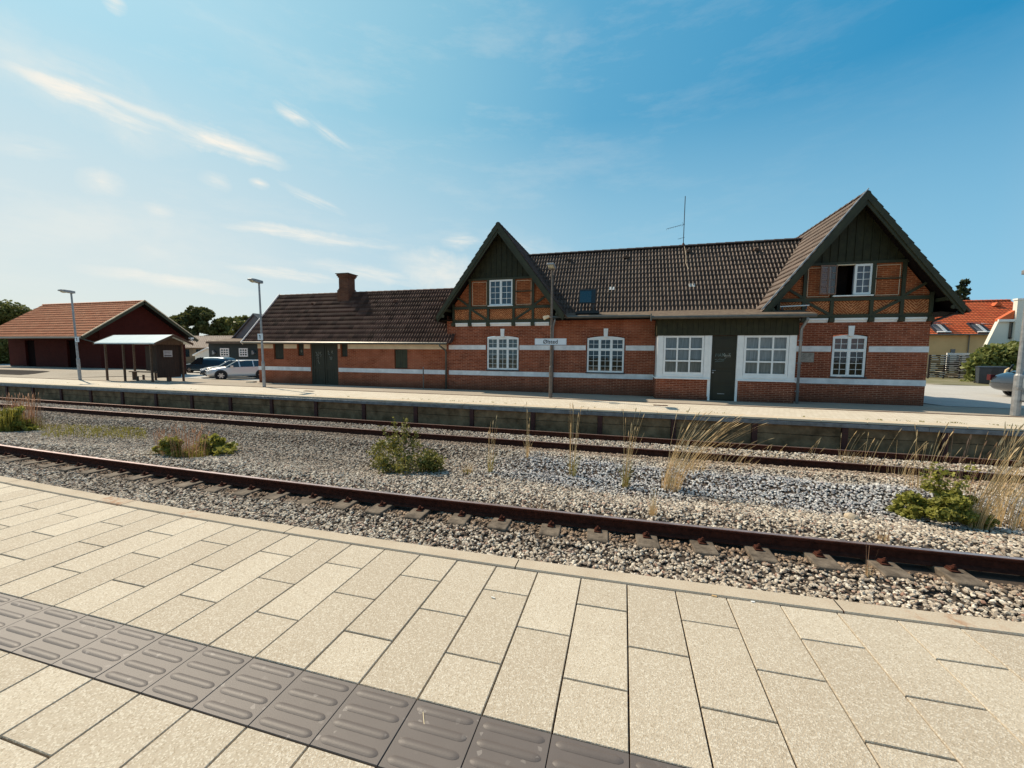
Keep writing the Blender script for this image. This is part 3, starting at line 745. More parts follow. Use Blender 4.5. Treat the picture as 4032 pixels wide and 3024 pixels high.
# brick arches, keystones
def arch_head(x0, x1, zs, rise, mat):
    xc = (x0+x1)/2; hw = (x1-x0)/2; b = MB(); n = 30
    X0, X1 = x0-.16, x1+.16; HW = (X1-X0)/2
    zf = lambda x: zs+rise*(1-((x-xc)/HW)**2)
    for k in range(n):
        xa = X0+(X1-X0)*(k+.08)/n; xb = X0+(X1-X0)*(k+.92)/n; ta = (xa-xc)/HW*.10; tb = (xb-xc)/HW*.10
        b.add([(xa,FY-.018,zf(xa)),(xb,FY-.018,zf(xb)),(xb+tb,FY-.018,zf(xb)+.25),(xa+ta,FY-.018,zf(xa)+.25),(xa,FY+.02,zf(xa)),(xb,FY+.02,zf(xb)),(xb+tb,FY+.02,zf(xb)+.25),(xa+ta,FY+.02,zf(xa)+.25)],
              [(0,1,2,3),(4,7,6,5),(0,4,5,1),(1,5,6,2),(2,6,7,3),(3,7,4,0)])
    a = b.build('brick_arch', mat, ST)
    m = 12; poly = [(x0+.001, zs+.12)]+[(x0+(x1-x0)*k/m, zf(x0+(x1-x0)*k/m)-.005) for k in range(m+1)]+[(x1-.001, zs+.12)]
    # brick between the opening top and the arch
    b2 = MB()
    for k in range(m):
        xa = x0+(x1-x0)*k/m; xb = x0+(x1-x0)*(k+1)/m
        za, zc = zf(xa)-.03, zf(xb)-.03; top = 2.31
        if max(za, zc) < top: b2.quad((xa,FY+.004,za),(xb,FY+.004,zc),(xb,FY+.004,top),(xa,FY+.004,top)); b2.quad((xa,FY+.004,za),(xb,FY+.004,zc),(xb,FY+.1,zc),(xa,FY+.1,za))
    if b2.v: b2.build('arch_fill', mat, ST)
    k = MB(); k.add([(xc-.075,FY-.045,zs+rise-.10),(xc+.075,FY-.045,zs+rise-.10),(xc+.095,FY-.045,zs+rise+.27),(xc-.095,FY-.045,zs+rise+.27),(xc-.075,FY+.02,zs+rise-.10),(xc+.075,FY+.02,zs+rise-.10),(xc+.095,FY+.02,zs+rise+.27),(xc-.095,FY+.02,zs+rise+.27)],
          [(0,1,2,3),(4,7,6,5),(0,4,5,1),(1,5,6,2),(2,6,7,3),(3,7,4,0)]); k.build('keystone', M['white'], ST)
arch_head(W2[0], W2[1], 2.20, .10, M['brick']); arch_head(W3[0], W3[1], 2.18, .10, M['brick']); arch_head(WR[0], WR[1], 2.22, .08, M['brick'])
b = MB(); wall_open(b, -3.0, 1.20, 1.84, 2.95, FY-.004, [(-1.72,.21,1.84,2.34)], dep=.004); b.build('repaired_brick_zone', M['brick_left'], ST)

# --- left wing shutters and doors ---------------------------------------------
def boards(x0, x1, z0, z1, Y, name, mat, n, parent=ST):
    b = MB(); w = (x1-x0)/n
    for k in range(n): b.box(x0+k*w+.004, x0+(k+1)*w-.004, Y, Y+.03, z0, z1)
    b.box(x0, x1, Y+.012, Y+.04, z0, z1); return b.build(name, mat, parent, bevel=.004)
boards(-18.34,-17.72,1.06,2.0,FY+.07,'shutter',M['door_green'],4); boards(-16.75,-16.40,1.26,2.0,FY+.07,'shutter',M['door_green'],2); boards(-14.02,-13.66,1.24,2.0,FY+.07,'shutter',M['door_green'],2)
sh = boards(-10.89,-10.22,.70,1.60,FY+.05,'shutter',M['green'],5)
dd = MB(); dd.box(-15.90,-15.80,FY+.02,FY+.10,GZ,2.0); dd.box(-14.35,-14.25,FY+.02,FY+.10,GZ,2.0); dd.box(-15.80,-14.35,FY+.02,FY+.10,1.90,2.0)
ddo = dd.build('double_door', M['door_green'], ST)
for xa, xb in ((-15.79,-15.09),(-15.06,-14.36)):
    lf = MB(); lf.box(xa, xb, FY+.05, FY+.09, GZ+.05, 1.89); lf.box(xa, xb, FY+.035, FY+.05, GZ+.05, GZ+.2); lf.box(xa, xb, FY+.035, FY+.05, .55, .70); lf.box(xa, xb, FY+.035, FY+.05, 1.74, 1.89)
    for s in (xa, xb-.09): lf.box(s, s+.09, FY+.033, FY+.05, GZ+.2, 1.74)
    for k in range(1, 5): lf.box(xa+(xb-xa)*k/5-.006, xa+(xb-xa)*k/5+.006, FY+.044, FY+.055, GZ+.2, .55)
    lf.build('door_leaf', M['door_green'], ddo, bevel=.004)
M['spray'] = simple('spray_paint', (.42,.40,.34), .8, .3, 9, bstr=0)
M['spray_blue'] = simple('spray_blue', (.20,.26,.24), .8, .3, 9, bstr=0)
def scrawl(strokes, Y, r, mat, parent, ox, oz, s):
    b = MB()
    for st in strokes: b.tube([(ox+x*s, Y, oz+z*s) for x, z in st], r, 5)
    return b.build('scrawled_paint', mat, parent)
MAX = [[(0,0),(.15,1),(.4,.3),(.65,1),(.8,0)], [(1,0),(1.3,1),(1.6,0)], [(1.1,.4),(1.5,.4)], [(1.8,0),(2.5,1)], [(1.8,1),(2.5,0)]]
SQ = [[(0,1),(.3,.4),(0,.2),(.5,0),(.6,1),(.9,.7),(.7,.1)], [(1,.9),(1.4,1),(1.1,.5),(1.5,.4),(1.2,0)], [(.2,-.4),(.7,-.2),(.5,-.9),(.8,-1.6)]]
scrawl(SQ, FY+.030, .009, M['spray'], ddo, -15.62, 1.22, .24); scrawl([s[:4] for s in SQ[:2]], FY+.030, .009, M['spray'], ddo, -14.85, 1.32, .20); scrawl(SQ[:1], FY+.030, .009, M['spray'], ddo, -14.75, 1.05, .17)
scrawl([[(.0,.5),(.3,1),(.6,.5),(.3,0),(0,.5),(.4,.6),(.5,.2)]], FY+.066, .006, M['spray'], ST, -16.63, 1.42, .14)

# --- roofs -------------------------------------------------------------------
vs = Vector((0, 2.6, 2.9)); 
tiled('left_wing_roof', (-20.08, 16.93, 1.93), (1,0,0), (0, 2.62, 2.90), 12.45, 3.91, M['tile_left'], ST, clip=None, flat=1.5)
tiled('left_wing_rear_roof', (-7.7, 22.15, 1.93), (-1,0,0), (0,-2.6,2.90), 12.4, 3.90, M['tile_left'], ST, seg=3)
b = MB(); b.quad((-19.44,17.32,2.18),(-7.8,17.32,2.18),(-7.8,19.55,4.62),(-19.44,19.55,4.62)); b.quad((-19.44,21.8,2.18),(-7.8,21.8,2.18),(-7.8,19.55,4.62),(-19.44,19.55,4.62))
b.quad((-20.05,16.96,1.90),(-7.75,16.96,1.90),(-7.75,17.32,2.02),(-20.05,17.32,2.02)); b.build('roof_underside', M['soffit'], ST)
def ridge(x0, x1, Y, z, mat, parent=ST, axis='x', r=.11, step=.40, name='ridge_tiles'):
    b = MB(); t = x0
    while t < x1-.05:
        n = 7; vs = []; t2 = min(t+step+.02, x1)
        for tt, rr in ((t, r*1.10), (t2, r*.92)):
            for k in range(n):
                a = math.pi*k/(n-1); q = (rr*math.cos(a), rr*math.sin(a)*.85-.02)
                vs.append((tt, Y+q[0], z+q[1]) if axis == 'x' else (Y+q[0], tt, z+q[1]))
        b.add(vs, [(k, k+1, n+k+1, n+k) for k in range(n-1)]+[tuple(range(n)), tuple(range(n, 2*n))]); t += step
    return b.build(name, mat, parent, smooth=False)
ridge(-20.08, -8.0, 19.55, 4.80, M['tile_left'])
b = MB()
for s in (1, -1):
    Yb = 19.55
    b.beam((-20.11, Yb-s*2.66, 1.90), (-20.11, Yb, 4.86), .17, .035, up=(1,0,0))
b.build('verge_board', M['white'], ST)
g = MB(); g.tube([(-20.05, 16.90, 1.93), (-7.9, 16.90, 1.90)], .058, 10); g.build('gutter', M['gutter'], ST)

mv = (0, 2.88, 3.345); ml = math.hypot(2.88, 3.345)
tiled('main_roof', (-7.2, 18.02, 3.28), (1,0,0), mv, 15.0, ml, M['tile'], ST)
tiled('main_rear_roof', (8.0, 23.78, 3.28), (-1,0,0), (0,-2.88,3.345), 15.2, ml, M['tile'], ST, seg=3)
ridge(-5.2, 7.9, 20.9, 6.64, M['tile'])
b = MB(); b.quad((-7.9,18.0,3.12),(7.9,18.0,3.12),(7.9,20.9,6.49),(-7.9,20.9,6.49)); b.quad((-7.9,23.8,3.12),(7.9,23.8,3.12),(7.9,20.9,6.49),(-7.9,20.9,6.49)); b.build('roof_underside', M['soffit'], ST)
# white tiles and vent tiles
b = MB()
def on_main(x, v): y = 18.02+2.88/ml*v; z = 3.28+3.345/ml*v; return Vector((x, y, z))
nm = Vector((0, -3.345/ml, 2.88/ml)); um = Vector((0, 2.88/ml, 3.345/ml))
for px, py in ((2200+.5727*355, 700+.5727*765), (2200+.5727*375, 700+.5727*765), (2200+.5727*903, 700+.5727*743), (2200+.5727*927, 700+.5727*743)):
    d = ray(px, py); P0 = Vector((0, 18.02, 3.28-CZ)); t = P0.dot(nm)/d.dot(nm); p = d*t+Vector((0,0,CZ))
    b.obox(p+nm*.035, Vector((.052,0,0)), um*.10, nm*.012)
b.build('glass_tile', M['tile_white'], ST, bevel=.01)
for px, py in ((2200+.5727*465, 700+.5727*548), (2200+.5727*890, 700+.5727*508), (2200+.5727*1355, 700+.5727*497), (1650+.4822*1228, 820+.4822*425)):
    d = ray(px, py); t = Vector((0, 18.02, 3.28-CZ)).dot(nm)/d.dot(nm); p = d*t+Vector((0,0,CZ))
    b = MB(); b.prism([(-.10,-.03),(-.08,.06),(0,.10),(.08,.06),(.10,-.03)], 'y', -.12, .10); o = b.build('vent_tile', M['tile'], ST); o.location = p+nm*.02; o.rotation_euler = (math.radians(15), 0, 0)
nl = Vector((0, -2.9, 2.62)).normalized()
for px, py in ((950+.4069*705, 1000+.4069*487), (950+.4069*1500, 1000+.4069*458), (950+.4069*1940, 1000+.4069*445)):
    d = ray(px, py); t = Vector((0, 16.93, 1.93-CZ)).dot(nl)/d.dot(nl); p = d*t+Vector((0,0,CZ))
    b = MB(); b.prism([(-.10,-.03),(-.08,.06),(0,.10),(.08,.06),(.10,-.03)], 'y', -.12, .10); o = b.build('vent_tile', M['tile_left'], ST); o.location = p+nl*.02; o.rotation_euler = (math.radians(15), 0, 0)
# cable running down from the ridge
b = MB(); b.tube([on_main(2.63, 4.35)+nm*.07, on_main(2.66, 3.6)+nm*.05, on_main(2.62, 3.1)+nm*.05, on_main(2.70, 2.7)+nm*.05, on_main(2.68, 2.45)+nm*.04], .010, 5); b.build('roof_cable', M['cream'], ST)

# felt strip below the tiles, gutters
b = MB(); b.prism([(16.92,3.00),(16.92,3.06),(18.12,3.335),(18.12,3.20)], 'x', -2.9, 1.0)
b.build('felt_roof', M['felt'], ST)
b = MB(); b.tube([(-2.95, 16.87, 3.02), (.98, 16.87, 3.00)], .062, 10); b.build('gutter', M['gutter'], ST)
b = MB(); b.prism([(16.92,2.88),(16.92,3.0),(17.32,3.0),(17.32,2.95)], 'x', -2.9, 1.0); b.build('eave_board', M['soffit'], ST)

# --- timbered gables ----------------------------------------------------------
def gable(cx, apex=7.12, tipz=3.12, half=2.96, Y0=16.70, Yr=22.7, win='closed', tilew=M['tile']):
    sl = (apex-tipz)/half; L = math.hypot(half, apex-tipz); c_, s_ = half/L, (apex-tipz)/L
    Yw = FY-.06                                          # face of the timber frame
    # brick and plank wall behind the frame
    zb0, zt0 = 2.86, 4.80
    b = MB(); wl = 2.33
    inz = lambda x: apex-.34-sl*abs(x-cx)
    hwz = (apex-.34-zt0)/sl
    ops = [(cx-.56, cx+.56, 3.66, 4.76)]
    mid = MB(); wall_open(mid, cx-1.45, cx+1.45, zb0, zt0, Yw+.05, ops, dep=.08)
    mid.build('infill_brick', M['brick_orange'], ST)
    for s in (-1, 1):
        b = MB(); xa = cx+s*1.45; xb = cx+s*2.33; zb_ = inz(xb); za_ = min(zt0, inz(xa))
        b.add([(xa,Yw+.05,zb0),(xb,Yw+.05,zb0),(xb,Yw+.05,max(zb0+.3, zb_)),(xa,Yw+.05,za_)], [(0,1,2,3)])
        b.build('infill_brick', M['brick_orange'], ST)
    # herringbone panels
    for xa, xb in ((-2.27,-1.55),(-1.42,-.68),(-.52,.52),(.68,1.42),(1.55,2.27)):
        b = MB(); hw = (xb-xa)/2; b.box(-hw, hw, -.008, .03, -.235, .235); o = b.build('herringbone_panel', M['herring'], ST); o.location = (cx+(xa+xb)/2, Yw+.045, 3.225)
    # mortar frames round upper infills
    b = MB()
    for xa, xb in ((-1.42,-.66),(.66,1.42)):
        for za, zc in ((3.64,4.70),):
            for q in ((xa+.03,xa+.045,za,zc),(xb-.045,xb-.03,za,zc),(xa+.03,xb-.03,za,za+.015),(xa+.03,xb-.03,zc-.015,zc)): b.box(cx+q[0], cx+q[1], Yw+.044, Yw+.052, q[2], q[3])
    b.build('mortar_edge', M['cream'], ST)
    # timber frame
    b = MB(); T = .105
    b.box(cx-2.36, cx+2.36, Yw-.02, Yw+.04, 2.86, 2.98); b.box(cx-2.36, cx+2.36, Yw-.018, Yw+.04, 3.47, 3.59)
    b.box(cx-1.60, cx+1.60, Yw-.018, Yw+.04, 4.76, 4.85)
    for x in (-2.31, -1.485, -.60, .60, 1.485, 2.31):
        t = min(4.76, inz(cx+x)+.05)
        b.box(cx+x-T/2, cx+x+T/2, Yw-.022, Yw+.04, 2.98, 3.47); 
        if t > 3.62: b.box(cx+x-T/2, cx+x+T/2, Yw-.022, Yw+.04, 3.59, t)
    for s in (-1, 1):
        b.beam((cx+s*1.43, Yw-.0, 3.46), (cx+s*.66, Yw-.0, 2.99) if s < 0 else (cx+s*.66, Yw-.0, 2.99), .09, .03, up=(0,1,0))
        b.beam((cx+s*1.52, Yw-.0, 3.60), (cx+s*2.12, Yw-.0, 4.02), .09, .03, up=(0,1,0))
        if s > 0: b.box(cx+.66, cx+1.43, Yw-.01, Yw+.04, 4.20, 4.235)
    b.build('timber_frame', M['green'], ST)
    # beam ends and white cornice pieces
    b = MB()
    for x in (-2.31, -1.485, -.60, .60, 1.485, 2.31): b.box(cx+x-.075, cx+x+.075, FY-.16, FY+.02, 2.70, 2.86)
    b.build('beam_end', M['green'], ST)
    b = MB()
    for xa, xb in ((-2.22,-1.57),(-1.40,-.69),(-.51,.51),(.69,1.40),(1.57,2.22)):
        b.prism([(FY+.01,2.70),(FY-.035,2.70),(FY-.045,2.745),(FY-.085,2.79),(FY-.09,2.85),(FY+.01,2.85)], 'x', cx+xa, cx+xb)
    b.build('cornice', M['white'], ST)
    # plank cladding
    b = MB(); n = 12; w = 2*hwz/n
    for k in range(n):
        xa = cx-hwz+k*w; xb = xa+w
        b.add([(xa,Yw+.03,4.85),(xb,Yw+.03,4.85),(xb,Yw+.03,max(4.85,inz(xb)+.2)),(xa,Yw+.03,max(4.85,inz(xa)+.2))], [(0,1,2,3)])
    for k in range(n+1):
        xk = cx-hwz+k*w
        if inz(xk)+.1 > 4.9: b.box(xk-.016, xk+.016, Yw, Yw+.03, 4.82, inz(xk)+.15)
    b.build('plank_cladding', M['green_board'], ST)
    # window
    if win == 'closed':
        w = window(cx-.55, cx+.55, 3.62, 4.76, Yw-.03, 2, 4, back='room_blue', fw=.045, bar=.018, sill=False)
        sb = MB(); sb.box(cx-.60, cx+.58, Yw-.08, Yw, 3.58, 3.615); sb.build('sill', M['white'], w)
    else:
        w = window(cx+.03, cx+.57, 3.68, 4.76, Yw-.03, 1, 4, back='room_blue', fw=.05, bar=.018, sill=False, panes=2)
        sb = MB(); sb.box(cx-.62, cx+.60, Yw-.09, Yw, 3.62, 3.66); sb.build('sill', M['white'], w)
        fr = MB(); fr.box(cx-.56, cx-.53, Yw-.03, Yw+.06, 3.68, 4.76); fr.box(cx-.53, cx+.03, Yw-.03, Yw+.06, 4.73, 4.76); fr.build('window_frame', M['cream'], w)
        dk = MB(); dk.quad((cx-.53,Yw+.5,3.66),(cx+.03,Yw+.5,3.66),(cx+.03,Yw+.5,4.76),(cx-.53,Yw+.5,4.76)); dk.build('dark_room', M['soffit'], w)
        cs = MB(); A = Vector((cx-.545, Yw-.045, 0)); d = Vector((-.54, -.10, 0)); 
        def bar_(u0, u1, z0, z1): 
            a = A+d*u0; c = A+d*u1; cs.beam((a.x,a.y,(z0+z1)/2), (c.x,c.y,(z0+z1)/2), .03, z1-z0, up=(0,0,1))
        for z in (3.70, 4.70): bar_(0, 1, z, z+.045)
        for z in (3.96, 4.21, 4.46): bar_(0, 1, z, z+.018)
        for u in (0, .5, .94): a = A+d*u; cs.box(a.x-.018, a.x+.018, a.y-.015, a.y+.015, 3.70, 4.745)
        csm = cs.build('open_casement', simple('casement_brown', (.20,.10,.06), .5), w)
        gl = MB(); a, c = A+d*.03, A+d*.95; gl.quad((a.x,a.y,3.72),(c.x,c.y,3.72),(c.x,c.y,4.72),(a.x,a.y,4.72)); gl.build('pane', M['glass'], csm)
    # roof slopes
    wd = Yr-Y0
    tiled('gable_roof', (cx-half-.06, Yr, tipz-.15), (0,-1,0), (c_, 0, s_), wd, L+.06, tilew, ST, lean=.1)
    tiled('gable_roof', (cx+half+.06, Y0+.02, tipz-.15), (0,1,0), (-c_, 0, s_), wd, L+.06, tilew, ST, lean=.1)
    ridge(Y0+.06, Yr, cx, apex-.06, tilew, axis='y', r=.10)
    # underside, barge boards, purlin ends
    b = MB()
    for s in (-1, 1):
        b.quad((cx+s*(half-.03), Y0+.05, tipz-.19), (cx, Y0+.05, apex-.19), (cx, Yr, apex-.19), (cx+s*(half-.03), Yr, tipz-.19))
        b.quad((cx+s*(half+.02), Y0+.05, tipz-.22), (cx+s*2.3, Y0+.05, 3.0), (cx+s*2.3, Yr, 3.0), (cx+s*(half+.02), Yr, tipz-.22))
    b.add([(cx-half, Yr-.05, tipz-.1), (cx+half, Yr-.05, tipz-.1), (cx, Yr-.05, apex-.1)], [(0,1,2)])
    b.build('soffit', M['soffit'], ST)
    dz = .46
    for s in (-1, 1):
        b = MB()
        for yy0, yy1, t0, t1 in ((Y0, Y0+.04, 0, .30), (Y0+.04, Y0+.085, .16, dz)):
            x1 = cx+s*(half-.03); zt = tipz; 
            # board from tip to apex, top edge on the roof line
            P = [(cx, apex-t0), (cx, apex-t1), (x1-s*(t1*.10), zt-t1*.55+s*0), (x1+s*.02, zt-t0*.4)]
            b.prism(P if s < 0 else P[::-1], 'y', yy0, yy1)
        b.box(cx+s*2.50-.06, cx+s*2.50+.06, Y0+.084, FY, 3.36, 3.48)
        # scalloped foot of the board
        for k in range(3): b.tube([(cx+s*(2.62+k*.10), Y0+.0405, 3.14-.0*k), (cx+s*(2.62+k*.10), Y0+.082, 3.14)], .07, 10)
        b.build('barge_board', M['green'], ST)
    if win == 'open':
        f_ = MB(); f_.prism([(cx-half-.02, tipz+.03), (cx, apex+.03), (cx, apex+.075), (cx-half-.06, tipz+.06)], 'y', Y0-.012, Y0+.05); f_.build('sunlit_rake_edge', M['pole'], ST)  # added pale strip imitates the sunlit edge of the left rake
gable(-5.40); gable(7.86, win='open')
# side cheek walls below the gable roofs
b = MB()
for x, ya in ((-7.71, FY), (-3.10, FY), (5.56, FY), (10.19, FY)): b.box(x-.03, x+.03, FY+.02, 22.6, 2.9, 3.60)
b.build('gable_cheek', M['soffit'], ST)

# --- chimney -------------------------------------------------------------------
ch = MB(); ch.box(-15.60,-14.86,19.05,19.79,4.2,4.92); ch.box(-15.56,-14.90,19.09,19.75,4.92,5.0); ch.box(-15.53,-14.93,19.12,19.72,5.0,5.62); ch.box(-15.57,-14.89,19.08,19.76,5.62,5.70); ch.box(-15.61,-14.85,19.04,19.80,5.70,5.80)
c0 = ch.build('chimney', M['chim_brick'], ST); cp = MB(); cp.box(-15.66,-14.80,18.99,19.85,5.80,5.84); cp.build('chimney_cap', M['felt'], c0)

# --- bay ------------------------------------------------------------------------
BY = 16.27
b = MB(); b.box(1.22, 3.10, BY, BY+.24, GZ, .55); b.box(4.06, 5.90, BY, BY+.24, GZ, .53); b.box(1.22, 1.44, BY+.24, FY, GZ, .55); b.box(5.68, 5.90, BY+.24, FY, GZ, .53); b.build('bay_brickwork', M['brick'], ST)
b = MB()
for xa, xb in ((1.24,3.05),(4.10,5.88)):
    x = xa; b = MB()
    while x < xb: b.box(x, x+.052, BY-.012, BY+.01, -.27, -.08); x += .066
    b.build('soldier_course', M['brick'], ST)
b = MB(); b.box(1.18, 3.14, BY-.06, BY+.22, .55, .60); b.box(4.02, 5.96, BY-.06, BY+.22, .53, .58); b.box(1.18,1.30,BY+.22,FY,.55,.60)
b.box(1.24, 1.46, BY, BY+.16, .60, 2.20); b.box(2.90, 3.08, BY, BY+.16, .60, 2.20); b.box(3.05, 3.15, BY-.01, BY+.16, GZ, 2.199)
b.box(4.0, 4.07, BY-.01, BY+.16, GZ, 2.199); b.box(4.07, 4.22, BY, BY+.16, .58, 2.20); b.box(5.66, 5.88, BY, BY+.16, .58, 2.20); b.box(1.46, 2.90, BY+.005, BY+.15, .60, .74); b.box(4.22, 5.66, BY+.005, BY+.15, .58, .74)
b.box(1.47, 2.89, BY-.02, BY+.005, .655, .70); b.box(4.23, 5.65, BY-.02, BY+.005, .635, .68)
b.box(1.25, 1.33, BY+.16, FY, .60, 2.20); b.box(5.8, 5.88, BY+.16, FY, .58, 2.20)
b.build('bay_panelling', M['white'], ST, bevel=.004)
window(1.47, 2.89, .74, 2.195, BY-.02, 1, 3, back='lace', fw=.05, bar=.055, sill=False, panes=3)
window(4.23, 5.65, .74, 2.195, BY-.02, 1, 3, back='lace', fw=.05, bar=.055, sill=False, panes=3)
n = 26; b = MB(); w = (5.92-1.20)/n
for k in range(n): b.box(1.20+k*w+.004, 1.20+(k+1)*w-.004, BY-.035, BY-.01, 2.205, 2.84)
b.box(1.20, 5.92, BY-.01, BY+.1, 2.205, 2.84); b.box(1.20, 1.23, BY+.1, FY, 2.205, 2.9); b.box(5.89, 5.92, BY+.1, FY, 2.205, 2.9); b.build('board_frieze', M['green_board'], ST)
b = MB(); b.prism([(15.90,2.80),(15.90,2.92),(18.12,3.34),(18.12,3.20),(16.9,2.86)], 'x', .98, 6.30); b.build('bay_roof', M['felt'], ST)
b = MB(); b.quad((.98,15.92,2.81),(6.28,15.92,2.81),(6.28,FY,2.86),(.98,FY,2.86)); b.build('bay_soffit', M['soffit'], ST)
b = MB(); b.tube([(.98, 15.86, 2.86), (6.25, 15.86, 2.84)], .060, 10); b.prism([(15.80,2.72),(15.80,3.0),(16.05,3.04),(16.05,2.80)], 'x', .93, .97); b.build('gutter', M['gutter'], ST)
d0 = MB(); d0.box(3.16, 4.0, BY+.06, BY+.10, GZ+.06, 2.195)
for za, zc in ((1.72,2.10),(.98,1.62),(.42,.88),(-.18,.32)): d0.box(3.26, 3.90, BY+.048, BY+.062, za, zc)
door = d0.build('door', M['door_green'], ST, bevel=.006)
b = MB(); b.tube([(3.23,BY+.06,.90),(3.23,BY+.01,.90)], .012, 6); b.tube([(3.20,BY+.012,.90),(3.23,BY+.0,.90),(3.32,BY+.012,.90)], .012, 6); b.tube([(3.235,BY+.052,.82),(3.235,BY+.044,.82)], .03, 10); b.build('door_handle', M['pole'], door)
b = MB(); b.box(3.42,3.66,BY+.044,BY+.06,.02,.04); b.build('letter_slot', M['pole'], door)
scrawl(MAX, BY+.046, .007, M['spray_blue'], door, 3.30, 1.42, .12); scrawl([s[:4] for s in SQ[:2]]+[[(0,.5),(1.4,.45),(1.5,.1),(.1,.1),(0,.5)]], BY+.046, .008, M['spray'], door, 3.60, 1.40, .14); scrawl([[(0,.2),(.6,0),(1,.3),(1.6,.1),(2.2,.5)],[(.1,-.3),(1.9,-.1)]], BY+.046, .006, M['spray_blue'], door, 3.28, 1.28, .17)

# --- downpipes --------------------------------------------------------------------
def pipe(pts, r, mat):
    b = MB(); b.tube(pts, r, 10); return b.build('downpipe', mat, ST, smooth=True)
pipe([(-8.28,16.90,1.88),(-8.26,16.92,1.78),(-8.12,17.16,1.60),(-8.10,17.22,1.50),(-8.10,17.22,-.28)], .042, M['gutter'])
pipe([(-2.86,16.88,2.98),(-2.88,16.90,2.85),(-2.98,17.18,2.66),(-3.0,17.22,2.55),(-3.0,17.22,1.0)], .042, M['grey_pipe'])
pipe([(-3.0,17.22,1.0),(-3.0,17.22,-.27)], .050, M['gutter'])
pipe([(6.02,15.88,2.82),(6.02,15.90,2.70),(5.97,16.16,2.45),(5.97,16.2,2.35),(5.97,16.2,-.24)], .045, M['grey_pipe'])
b = MB()
for z in (.2, 1.2, 2.0): b.box(5.91, 6.03, 16.19, 16.28, z, z+.03)
b.build('pipe_bracket', M['pole'], ST)
pipe([(10.72,16.9,3.02),(10.70,16.95,2.95),(10.34,17.35,2.72),(10.30,17.40,2.6)], .04, M['dark_metal'])

# --- things fixed to or standing on the house ------------------------------------
a = thing('roof_antenna', 'tall thin aerial mast with a small yagi on the ridge of the main roof', 'antenna', (2.59, 20.9, 6.66))
b = MB(); b.tube([(0,0,-.05),(0,0,2.30)], .018, 6); b.build('mast', M['dark_metal'], a)
b = MB(); b.tube([(0,0,-.02),(0,0,.14)], .11, 10, r2=.03); b.build('flashing', M['post_rust'], a)
b = MB(); b.tube([(-.78,-.1,.82),(-.10,0,.98),(.03,0,1.0)], .009, 5)
for t in np.linspace(0, 1, 7): x = -.78+.6*t; z = .82+.145*t; b.tube([(x,-.14,z),(x,.14,z)], .005, 4)
b.tube([(-.10,-.08,1.08),(-.02,0,1.0),(-.10,.08,.92)], .006, 4); b.build('yagi', M['dark_metal'], a)
b = MB(); b.tube([(-.26,-.05,.32),(.05,0,.40)], .008, 5); b.tube([(-.14,-.1,.35),(-.14,.1,.35)], .005, 4); b.build('lower_arm', M['dark_metal'], a)

fb = thing('roof_floodlight', 'dark square floodlight standing on a black base at the foot of the main roof', 'floodlight', (-1.55, 17.40, 3.19))
b = MB(); b.box(-.50,.50,-.16,.14,.0,.08); b.box(-.42,.46,-.12,.1,.08,.13); b.build('base', M['black'], fb)
b = MB(); b.box(-.30,-.26,-.02,.02,.13,.5); b.box(.22,.26,-.02,.02,.13,.5); b.build('bracket', M['dark_metal'], fb)
M['panel_blue'] = simple('dark_blue_panel', (.014,.017,.020), .4, .15, 3, bstr=0)
b = MB(); b.obox((-.01,-.05,.72), (.34,0,0), (0,.05,.0), (0,.05,.30)); p_ = b.build('lamp_housing', M['panel_blue'], fb, bevel=.01)
b = MB(); b.obox((-.08,-.112,.71), (.24,0,0), (0,.006,0), (0,.04,.24)); b.build('front_glass', M['car_glass'], p_)

fl = thing('tube_light', 'pale tube light under the left foot of the right hand gable', 'light fitting', (5.95, 16.9, 3.27))
b = MB(); b.tube([(-.45,0,0),(.47,0,.03)], .022, 8); b.build('tube', M['white'], fl); b = MB(); b.box(-.40,-.36,-.02,.02,-.12,.0); b.box(.36,.40,-.02,.02,-.12,.02); b.build('bracket', M['dark_metal'], fl)

pq = thing('wall_plaque', 'scratched grey plaque on the brick beside the grey bay downpipe', 'plaque', (6.58, FY-.02, 1.415))
b = MB(); b.box(-.25,.25,-.012,.012,-.185,.185); p0 = b.build('plaque_board', simple('worn_plaque', (.33,.28,.23), .6, .25, 12), pq)
b = MB(); b.box(-.25,.25,-.018,-.012,-.185,-.175); b.box(-.25,.25,-.018,-.012,.175,.185); b.box(-.25,-.24,-.018,-.012,-.175,.175); b.box(.24,.25,-.018,-.012,-.175,.175); b.build('plaque_rim', M['pole_brown'], pq)
scrawl([[(0,0),(.6,.7),(.3,.5),(1.4,.9)],[(.2,-.3),(.9,.2),(1.2,.1),(1.6,.5)],[(0,-.6),(.8,-.2),(1.5,0)],[(1.4,.8),(1.8,.4),(1.5,-.1)]], -.016, .004, M['pole_brown'], pq, -.18, .02, .18)

pt = thing('slim_post', 'slim grey post standing in the asphalt before the left wing wall', 'post', (-9.15, 16.95, terr(-9, 16.95)))
b = MB(); b.tube([(0,0,0),(0,0,.98)], .028, 8); b.build('post_tube', M['pole_brown'], pt); b = MB(); b.tube([(0,0,.98),(0,0,1.02)], .034, 8, r2=.015); b.build('post_cap', M['pole'], pt)
wb = thing('corner_stone', 'pale stone block at the left corner of the station house', 'stone', (-19.75, 17.0, -.30))
b = MB(); b.prism([(-.25,-.05),(-.15,.10),(.30,.13),(.36,-.05)], 'y', -.12, .14); b.build('stone_block', M['kerb'], wb, bevel=.015)

